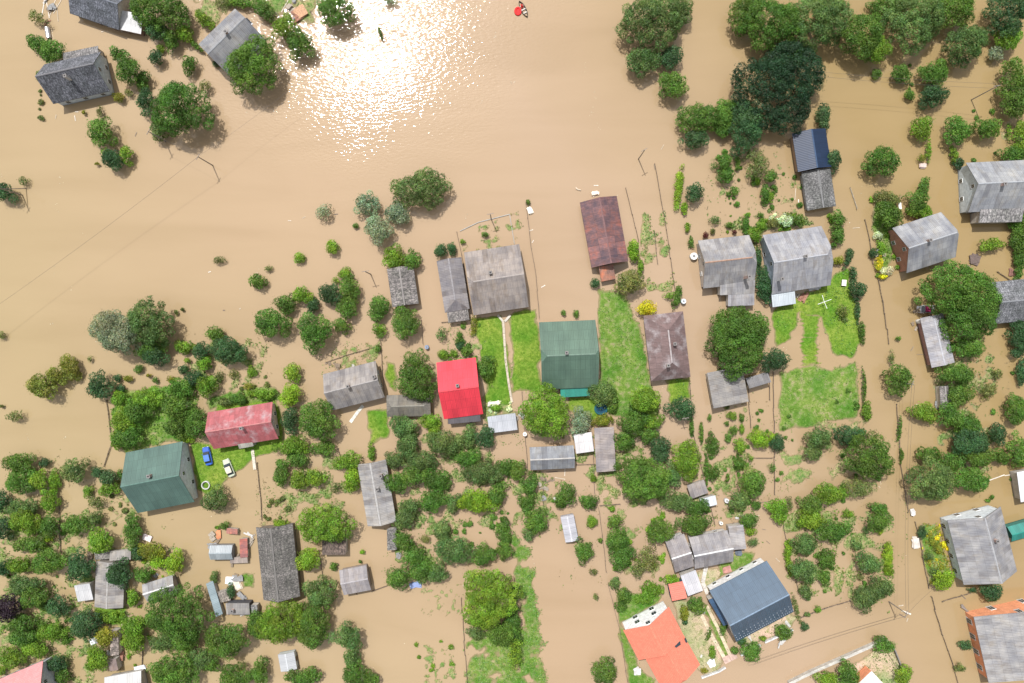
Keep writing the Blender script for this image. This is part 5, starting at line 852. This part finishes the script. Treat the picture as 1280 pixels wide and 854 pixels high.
# ------------------------------------------------------------------ boat with its rower
b_ = P(654, 12); bo = thing('rowing_boat', (b_.x, b_.y, 0), R(-62)); rings = []
for t in np.linspace(-1, 1, 11):
    hw = .62*(1-abs(t)**2.6)+.03; rings.append([(t*2.0, -hw*.6, -.15), (t*2.0, hw*.6, -.15), (t*2.0, hw, .34+.12*t*t), (t*2.0, hw-.06, .34+.12*t*t), (t*2.0, hw*.5, -.02), (t*2.0, -hw*.5, -.02), (t*2.0, -hw+.06, .34+.12*t*t), (t*2.0, -hw, .34+.12*t*t)])
loft(rings).build('hull', 'wood', bo, (.07, .06, .05))
for x in (-.8, .1, .9): m = MB(); m.box((x, 0, .22), (.26, .95, .05)); m.build('seat', 'wood', bo, (.45, .42, .38))
tag(bo, 'small dark rowing boat at the top edge in glittering water', 'boat')
def person(loc, rz, shirt, label):
    me = bpy.data.meshes.new('person'); V = [(0, 0, .0), (0, 0, .22), (.03, 0, .42), (.05, 0, .55), (.07, 0, .68), (.09, 0, .80), (0, .1, 0), (.38, .12, .06), (.42, .12, -.32), (.52, .12, -.34), (0, -.1, 0), (.38, -.12, .06), (.42, -.12, -.32), (.52, -.12, -.34), (.03, .2, .44), (.12, .27, .2), (.36, .22, .2), (.45, .2, .2), (.03, -.2, .44), (.12, -.27, .2), (.36, -.22, .2), (.45, -.2, .2)]
    E = [(0, 1), (1, 2), (2, 3), (3, 4), (4, 5), (0, 6), (6, 7), (7, 8), (8, 9), (0, 10), (10, 11), (11, 12), (12, 13), (2, 14), (14, 15), (15, 16), (16, 17), (2, 18), (18, 19), (19, 20), (20, 21)]
    Rr = [.15, .14, .16, .06, .1, .08, .09, .075, .05, .05, .09, .075, .05, .05, .07, .05, .035, .04, .07, .05, .035, .04]
    me.from_pydata(V, E, []); o = link('person', me); o.location = loc; o.rotation_euler = (0, 0, rz)
    md = o.modifiers.new('skin', 'SKIN'); me.skin_vertices.new() if not me.skin_vertices else None
    for i, r_ in enumerate(Rr): me.skin_vertices[0].data[i].radius = (r_, r_)
    me.skin_vertices[0].data[0].use_root = True
    s = o.modifiers.new('sub', 'SUBSURF'); s.levels = 1; s.render_levels = 2
    me.materials.append(M['fabric']); o.color = (*shirt, 1)
    m = MB(); m.tube((.06, 0, .72), (.07, 0, .88), .11, .06, 10); m.build('hair', 'fabric', o, (.04, .03, .02))
    m = loft([[(-.18, -.17, z), (.0, -.24, z), (.17, -.16, z), (.2, 0, z), (.17, .16, z), (0, .24, z), (-.18, .17, z)] for z in (.05, .5)]); m.build('jacket', 'fabric', o, shirt)
    tag(o, label, 'person'); return o
u = Vector((math.cos(R(-62)), math.sin(R(-62)), 0))
person(Vector((b_.x, b_.y, .28))-u*.75, R(-62), (.7, .05, .04), 'person in red jacket seated in the dark rowing boat')
bf = P(647.5, 14.5); fl = MB(); rr = []
for k in range(16):
    a = k*math.pi/8; p0 = Vector((bf.x+.62*math.cos(a), bf.y+.8*math.sin(a), .12)); a = (k+1)*math.pi/8; p1 = Vector((bf.x+.62*math.cos(a), bf.y+.8*math.sin(a), .12)); fl.tube(p0, p1, .24, n=8)
fl.box((bf.x, bf.y, .1), (1.1, 1.3, .06)); tag(fl.build('raft', 'fabric', None, (.62, .03, .03)), 'small red inflatable raft beside the dark rowing boat', 'raft')
# ------------------------------------------------------------------ yard things
dr = P(1026, 378); o = thing('clothes_dryer', (dr.x, dr.y, 0), R(20)); m = MB(); m.tube((0, 0, -.3), (0, 0, 1.9), .04, n=6); m.build('pole', 'plain', o, (.7, .7, .7))
for k in range(4): a = k*math.pi/2; m = MB(); m.tube((0, 0, 1.7), (1.6*math.cos(a), 1.6*math.sin(a), 1.9), .05, n=5); m.build('arm', 'plain', o, (.8, .8, .8))
tag(o, 'white four-armed rotary clothes dryer on the lawn', 'clothes dryer')
tb = P(1053, 354); o = thing('garden_table', (tb.x, tb.y, 0), R(-5)); m = MB(); m.box((0, 0, .8), (1.0, 1.35, .06)); m.build('tabletop', 'plain', o, (.75, .7, .62))
for sx in (-.4, .4):
    for sy in (-.55, .55): m = MB(); m.box((sx, sy, .35), (.07, .07, .84)); m.build('leg', 'plain', o, (.6, .55, .5))
tag(o, 'small cream garden table right of the large pale grey house', 'table')
wc = P(258.5, 606); o = thing('well', (wc.x, wc.y, 0)); m = MB()
for k in range(20):
    a, b = k*math.pi/10, (k+1)*math.pi/10
    for r0, r1, z0, z1 in ((.95, .95, -.5, .7), (.95, .75, .7, .7), (.75, .75, .7, .2)):
        m.face([(r0*math.cos(a), r0*math.sin(a), z0), (r0*math.cos(b), r0*math.sin(b), z0), (r1*math.cos(b), r1*math.sin(b), z1), (r1*math.cos(a), r1*math.sin(a), z1)])
m.build('ring', 'stone', o, (.5, .5, .48)); m = MB(); m.tube((0, 0, .15), (0, 0, .2), .74, n=20); m.build('lid', 'plain', o, (.2, .25, .15)); tag(o, 'round concrete well ring beside the green house', 'well')
tr = P(751, 511); o = thing('paddling_pool', (tr.x, tr.y, .1)); m = MB()
for k in range(20):
    a, b = k*math.pi/10, (k+1)*math.pi/10; m.tube((1.35*math.cos(a), 1.2*math.sin(a), .3), (1.35*math.cos(b), 1.2*math.sin(b), .3), .2, n=6)
m.build('rim', 'fabric', o, (.01, .09, .11)); m = MB(); m.tube((0, 0, .05), (0, 0, .22), 1.2, n=20); m.build('cover', 'fabric', o, (.008, .05, .09)); tag(o, 'dark teal round paddling pool under the grey-green tree', 'pool')
def tank(px, py, label, col, r=.35, ln=1.4, ang=0, upright=False, z=.25):
    w_ = P(px, py); o = thing('tank', (w_.x, w_.y, 0), R(ang)); m = MB()
    if upright: m.tube((0, 0, -.3), (0, 0, ln), r, n=16)
    else: m.tube((-ln/2, 0, z), (ln/2, 0, z), r, n=16)
    m.build('shell', 'tin' if col is None else 'plain', o, col or (.5, .5, .52)); m = MB()
    if upright: m.tube((0, 0, ln), (0, 0, ln+.06), r*.4, n=10)
    else: m.tube((0, 0, z+r-.03), (0, 0, z+r+.08), r*.35, n=10)
    m.build('lid', 'plain', o, (.2, .2, .2)); tag(o, label, 'tank')
tank(61, 42, 'shiny metal cylinder above the bush near the upper left corner', None, .55, 2.4, 100)
tank(1147, 402, 'white upright barrel beside the barn with red and blue wall', (.72, .72, .7), .5, 1.4, 80, True)
tank(866, 321, 'white cistern box beside the house with rust-streaked ridge', (.68, .68, .66), .8, 1.1, 80, True)
tank(853, 377, 'pale grey tank at the lane above the brown hipped house', (.5, .55, .6), .55, 1.2, 90, True)
tank(534, 434, 'small dark blue barrel left of the red-roofed house', (.2, .25, .35), .45, 1.0, 0, True)
tank(1031+27, 700-25, 'x', (.5, .5, .5), .3, .8, 0, True) if 0 else None
tank(907, 625, 'white barrel right of the small taupe shed', (.6, .6, .6), .5, 1.0, 0, True)
tank(900, 653, 'white barrel behind the long white-ridged house', (.7, .68, .62), .4, 1.0, 0, True)
tank(1102-320*0+0, 560, 'x', None) if 0 else None
tank(656, 542, 'small white barrel at the fence left of notched shed', (.75, .7, .65), .45, 1.2, 0, True)
def sheet_pile(px, py, label, col, wd=1.4, dp=1.1, ang=0, n=3, mat='stone'):
    w_ = P(px, py); m = MB()
    for i in range(n): m.box((w_.x+rnd.uniform(-.2, .2), w_.y+rnd.uniform(-.2, .2), .12+.12*i), (wd*rnd.uniform(.8, 1), dp*rnd.uniform(.8, 1), .1), R(ang+rnd.uniform(-20, 20)), rnd.uniform(-.08, .08))
    tag(m.build('board_stack', mat, None, col), label, 'boards')
sheet_pile(184, 672, 'white and red boards lying by the bushes below the green house', (.7, .6, .6), 2, 1.3, -20)
sheet_pile(288, 726, 'white slatted pallet in the water left of the green plot', (.72, .72, .72), 1.7, 1.9, 5)
sheet_pile(298, 731, 'cream and grey boards right of the white slatted pallet', (.6, .52, .42), 1.6, 2.2, 10)
sheet_pile(274, 668, 'small orange board pile above the silver-topped shelter', (.5, .2, .1), .9, 2.0, 5)
sheet_pile(1140, 640, 'white rubble heap beside the fence on the flooded lane', (.5, .49, .47), .9, 1.4, 0, 5)
sheet_pile(1143, 678, 'pale rubble heap in the lane left of the flower bed', (.5, .46, .41), 1.3, 2.4, 15, 5)
sheet_pile(1132, 765, 'broken white board drifting at the flooded crossroads', (.65, .6, .52), 2.2, .35, -35, 1, 'wood')
sheet_pile(663, 264, 'white debris pile at the upper end of the fence', (.75, .7, .6), 1.0, 1.6, 20, 4, 'wood')
sheet_pile(744, 242, 'light debris pile behind the rusty brown barn', (.72, .62, .5), 1.6, .8, 10, 4, 'wood')
sheet_pile(722, 237, 'thin pale sticks drifting left above the rusty barn', (.5, .42, .32), 1.3, .2, -30, 2, 'wood')
sheet_pile(1152, 208, 'grey debris heap at the lane left of the pale-gabled house', (.5, .4, .36), 1.4, 1.0, 10, 4)
sheet_pile(1125, 257, 'white upright board beside the oval tree on the lane', (.75, .72, .68), .7, 1.8, 5, 1)
sheet_pile(118, 801, 'white plastic board between dark bush and yellow-green bush', (.74, .76, .8), 1.9, 1.4, 20, 1)
sheet_pile(175, 835, 'white and blue boards above the white barn', (.66, .7, .75), 2.8, 1.0, 5, 2)
sheet_pile(1017, 372-12, 'grey clutter heap under the eave of the large pale house', (.4, .4, .4), 2.6, .8, 10, 5)
sheet_pile(520, 731, 'blue tarpaulin at the foot of the thicket in open water', (.22, .28, .48), 2.6, 1.3, 0, 2, 'fabric')
sheet_pile(889, 828, 'white plastic garden bench heap near the driveway foot', (.75, .76, .78), 1.6, 1.6, 30, 4)
sheet_pile(908, 712, 'brown and red clutter beside the long white-ridged house', (.35, .18, .15), 1.5, 1.5, 10, 4)
sheet_pile(923, 690, 'dark clutter at the right end of the long grey house', (.1, .12, .15), 1.2, 1.2, 10, 4)
sheet_pile(797, 838, 'grey stone heap left of the salmon-roofed house', (.5, .48, .48), 1.6, 1.6, 10, 4)
sheet_pile(1218, 324, 'dark square brown board pile beside the leafy hedge', (.12, .09, .08), 2.2, 2.4, -10, 3, 'wood')
sheet_pile(1264, 340, 'small red-brown board pile above the slate cottage', (.2, .1, .08), .8, 1.6, 0, 3, 'wood')
sheet_pile(376, 17, 'orange broken boards among planks above the bright bush', (.42, .25, .15), 2.6, 2.6, 40, 5, 'wood')
sheet_pile(1205, 760, 'dark driftwood pile lying across the roadside fence', (.2, .17, .15), 2.4, .3, -40, 3, 'wood')
sheet_pile(617, 505, 'pale flower and rubble heap above the small white shelter', (.62, .56, .5), 2.6, 1.0, 5, 6)
# drifting planks
PKM = MB(); PKM.box((0, 0, .05), (1, .13, .05)); PLK = PKM.mesh('plank'); PLK.materials.append(M['wood'])
def plank(px, py, ln, ang, col):
    w_ = P(px, py); o = link('plank', PLK, None, None, col); o.location = w_; o.rotation_euler = (0, 0, R(ang)); o.scale = (ln, rnd.uniform(.7, 1.6), 1); o['category'] = 'plank'
    AUTO.append((o, ('short ' if ln < 1.5 else 'long ')+('pale' if col[0] > .3 else 'dark')+' drifting board', px, py))
for px, py, ln, ang in ((55, 6, 5, 80), (60, 12, 4, 100), (66, 10, 4.5, 70), (72, 16, 4, 95), (74, 5, 5, 60), (340, 12, 6, -50), (350, 22, 5.5, -52), (371, 20, 6, -35), (382, 8, 5, -50), (389, 30, 4.5, -48), (362, 14, 3, 30), (356, 8, 3, 60), (366, 5, 3.5, 15),
    (664, 288, .9, 20), (666, 302, .7, 60), (679, 358, 1, 30), (994, 243, 2.6, 85), (998, 255, 2, 90), (1128, 770, 1.6, -30), (1126, 757, 1.1, 10), (1134, 775, .8, 70), (1204, 746, 1.5, -45), (690, 590, 2.6, 5), (700, 598, 2.4, -10), (680, 610, 2.8, 80), (695, 583, 3.4, 3), (706, 590, 1.8, 88),
    (1154, 443, 3, 2), (1140, 436, 1.2, 60), (1246, 597, 3.6, 20), (1260, 594, 1.6, 10), (884, 634, 1.4, 40), (70, 600, 2, -10), (262, 586, .6, 0), (96, 140, .8, 0), (170, 168, 1, 70), (110, 90, .6, 40), (128, 40, .5, 0), (94, 148, 1.2, 100), (70, 146, .9, 80), (860, 186, .6, 0), (828, 184, 1.3, 60), (818, 209, 1.2, 100),
    (330, 560, 3.2, 85), (160, 775, 2, 80), (152, 788, 3, 85), (178, 820, 2.5, 88), (700, 570+45, 1, 45), (1007, 232, 1.4, 20), (973, 218, 2, 5), (1070, 285, 1.6, 5), (1150, 240, .8, 30), (898, 700, 1, 20), (1003, 628, 1, 15), (960, 678, 1.1, -40), (972, 700, 1.2, -40), (955, 662, .9, -10), (945, 645, 1.6, 10), (952, 628, 3.4, 5),
    (420, 268, .9, 10), (380, 272, .8, 30), (362, 276, .7, 0), (745, 232, 1, 0), (606, 404, 1.6, -75), (612, 430, 2, -70), (616, 450, 1.4, -80), (262, 340, .6, 20), (280, 388, .5, 0), (300, 386, .4, 40)):
    plank(px, py, ln, ang, rnd.choice([(.5, .44, .36), (.42, .36, .28), (.2, .16, .12), (.14, .11, .09), (.6, .56, .5)]))
# low plants scattered through the drowned plots: each one an individual
SPR = [crown_mesh('plant', .55, .45, 0, .55, False, 'g') for _ in range(6)]
for (x0, y0, x1, y1, n, pal) in ((890, 190, 1005, 262, 26, 'g'), (905, 268, 1040, 290, 20, 'l'), (895, 440, 935, 520, 14, 'o'), (330, 620, 365, 660, 12, 'o'), (560, 405, 600, 455, 12, 'g'), (760, 640, 830, 735, 20, 'l'), (930, 510, 990, 640, 20, 'g'), (1085, 250, 1125, 345, 14, 'l'), (1085, 545, 1120, 600, 5, 'g'),
    (120, 600, 165, 660, 14, 'o'), (0, 640, 90, 800, 26, 'g'), (860, 560, 935, 640, 18, 'g'), (1040, 480, 1080, 640, 12, 'g'), (170, 690, 220, 730, 10, 'L'), (585, 640, 640, 700, 14, 'g'), (560, 650, 590, 690, 6, 'g'), (520, 800, 570, 850, 8, 'l'), (690, 600, 760, 640, 6, 'g'), (985, 640, 1080, 750, 12, 'g'), (1150, 655, 1190, 725, 14, 'Y'), (1150, 655, 1190, 725, 8, 'y'),
    (1190, 130, 1275, 210, 10, 'g'), (1130, 80, 1170, 120, 6, 'g'), (50, 105, 55, 150, 6, 'o'), (300, 440, 335, 500, 8, 'o'), (605, 500, 642, 515, 8, 'W'), (945, 268, 1000, 282, 8, 'W'), (255, 480, 345, 512, 12, 'g'), (1230, 440, 1275, 640, 12, 'g'), (155, 740, 190, 850, 12, 'l')):
    for _ in range(n):
        px, py = rnd.uniform(x0, x1), rnd.uniform(y0, y1); w_ = P(px, py); o = link('low_plant', rnd.choice(SPR), None); o.location = w_; o.rotation_euler = (0, 0, rnd.uniform(0, 6)); s = rnd.uniform(.5, 1.5); o.scale = (s, s, s)
        c0 = PAL[pal]; j = rnd.uniform(.8, 1.3); o.color = (c0[0]*j, c0[1]*j, c0[2]*j, 1); o['category'] = 'plant'; AUTO.append((o, f'{"tiny" if s < .9 else "low"} {PNAME[pal]} plant', px, py))

# clutter washed together round the sheds, each heap a thing of its own
def heap(px, py, col, wd, dp, ang, n, mat):
    w_ = P(px, py); m = MB()
    for i in range(n):
        m.box((rnd.uniform(-.35, .35)*wd, rnd.uniform(-.35, .35)*dp, .1+.1*i), (wd*rnd.uniform(.4, 1), dp*rnd.uniform(.25, .8), .07), R(rnd.uniform(-35, 35)), rnd.uniform(-.1, .1))
    o = m.build('board_stack', mat, None, col); o.location = w_; o.rotation_euler = (0, 0, R(ang)); o['category'] = 'boards'
    cn = 'pale' if min(col) > .4 else 'rusty' if col[0] > 2*col[2] else 'grey' if max(col)-min(col) < .08 else 'brown'
    AUTO.append((o, f'{"small" if wd < 1.6 else "wide"} heap of {cn} boards', px, py))
hc = [(.42, .41, .39), (.22, .22, .22), (.26, .13, .09), (.18, .14, .10), (.45, .43, .4), (.3, .26, .21)]
for (x0, y0, x1, y1, n) in ((262, 660, 318, 700, 7), (284, 718, 320, 775, 9), (108, 690, 160, 765, 8), (180, 715, 225, 760, 4), (130, 785, 185, 850, 5), (664, 590, 718, 625, 6), (1140, 385, 1170, 450, 4), (905, 640, 945, 680, 4), (950, 545, 975, 560, 1), (400, 440, 470, 462, 3),
    (55, 0, 75, 40, 4), (340, 0, 390, 30, 5), (1205, 320, 1270, 345, 2), (845, 700, 860, 722, 2), (925, 775, 990, 810, 4), (870, 750, 900, 840, 3), (995, 368, 1015, 378, 2), (1080, 300, 1100, 350, 2), (640, 520, 660, 560, 2), (480, 655, 500, 700, 2), (1170, 480, 1190, 510, 2)):
    for _ in range(n): heap(rnd.uniform(x0, x1), rnd.uniform(y0, y1), rnd.choice(hc), rnd.uniform(.8, 2.4), rnd.uniform(.6, 1.5), rnd.uniform(0, 180), rnd.randint(2, 6), rnd.choice(['wood', 'stone']))
# scum and leaf litter drifting on the water
def litter(n, boxes, col, sz):
    cx, cy = [], []
    for _ in range(n):
        x0, y0, x1, y1 = rnd.choice(boxes); a, b = rnd.uniform(x0, x1), rnd.uniform(y0, y1)
        for k in range(rnd.randint(1, 6)): p = P(a+rnd.gauss(0, 1.6), b+rnd.gauss(0, 3.0)); cx.append(p.x); cy.append(p.y)
    k = len(cx); cen = np.stack([np.array(cx), np.array(cy), np.full(k, .03)], 1); nor = rng.normal(size=(k, 3))*.12; nor[:, 2] = 1; nor /= np.linalg.norm(nor, axis=1)[:, None]
    br = rng.uniform(.6, 1.5, k); tag(link('floating_litter', leaf_mesh('floating_litter', cen, nor, rng.uniform(.5, 1.6, k)*sz, np.stack([br, br, br], 1)), None, None, col), kind='stuff')
gb = [(880, 200, 1000, 290), (560, 400, 600, 460), (320, 600, 365, 660), (100, 600, 230, 850), (0, 560, 130, 850), (480, 640, 560, 720), (690, 590, 830, 740), (930, 500, 990, 640), (1030, 540, 1140, 760), (400, 430, 480, 470), (230, 420, 340, 500), (1190, 430, 1270, 640), (870, 400, 960, 700), (600, 440, 660, 560)]
litter(520, gb, (.20, .15, .08), .26); litter(520, gb, (.11, .17, .04), .28); litter(120, [(0, 0, 1280, 854)], (.5, .45, .38), .18)
# ------------------------------------------------------------------ labels that need every landmark
def where(dx, dy):
    d = math.hypot(dx, dy); k = 'just' if d < 55 else 'some way' if d < 110 else 'far'
    ax, ay = abs(dx), abs(dy)
    if ax > 2*ay: s_ = 'right of' if dx > 0 else 'left of'
    elif ay > 2*ax: s_ = 'below' if dy > 0 else 'above'
    else: s_ = ('lower ' if dy > 0 else 'upper ')+('right of' if dx > 0 else 'left of')
    return k+' '+s_
def assign():
    used = {}
    items = []
    for o, base, px, py in AUTO:
        near = sorted(LAND, key=lambda l: math.hypot(px-l[1], py-l[2]))[:6]
        items.append((o, base, px, py, near))
    taken = {}
    left = []
    for it in items:
        o, base, px, py, near = it; ok = False
        for l in near[:3]:
            lab = f'{base} {where(px-l[1], py-l[2])} {l[0]}'
            if len(lab.split()) <= 16 and lab not in taken: taken[lab] = [(o, px, py, l)]; o['label'] = lab; ok = True; break
        if not ok:
            l = near[0]; lab = f'{base} {where(px-l[1], py-l[2])} {l[0]}'; taken.setdefault(lab, []).append((o, px, py, l))
    for lab, lst in taken.items():
        if len(lst) < 2: lst[0][0]['label'] = lab; continue
        lst.sort(key=lambda e: math.hypot(e[1]-e[3][1], e[2]-e[3][2]))
        for i, e in enumerate(lst):
            e[0]['label'] = ('nearest second third fourth fifth sixth seventh eighth ninth tenth eleventh twelfth thirteenth fourteenth fifteenth sixteenth seventeenth eighteenth'.split())[min(i, 17)]+' '+lab
assign()
groups = {'tree': 'trees standing in the flooded gardens', 'bush': 'bushes standing in the flooded gardens', 'hedge': 'hedge rows along the plots', 'fence': 'fences between the flooded plots', 'boards': 'heaps of boards and scrap', 'plank': 'boards drifting on the flood', 'utility pole': 'utility poles in the flooded village', 'plant': 'single plants poking out of the flood'}
for o in [o for o in C.objects if o.parent is None and o.get('category') in groups]: o['group'] = groups[o['category']]
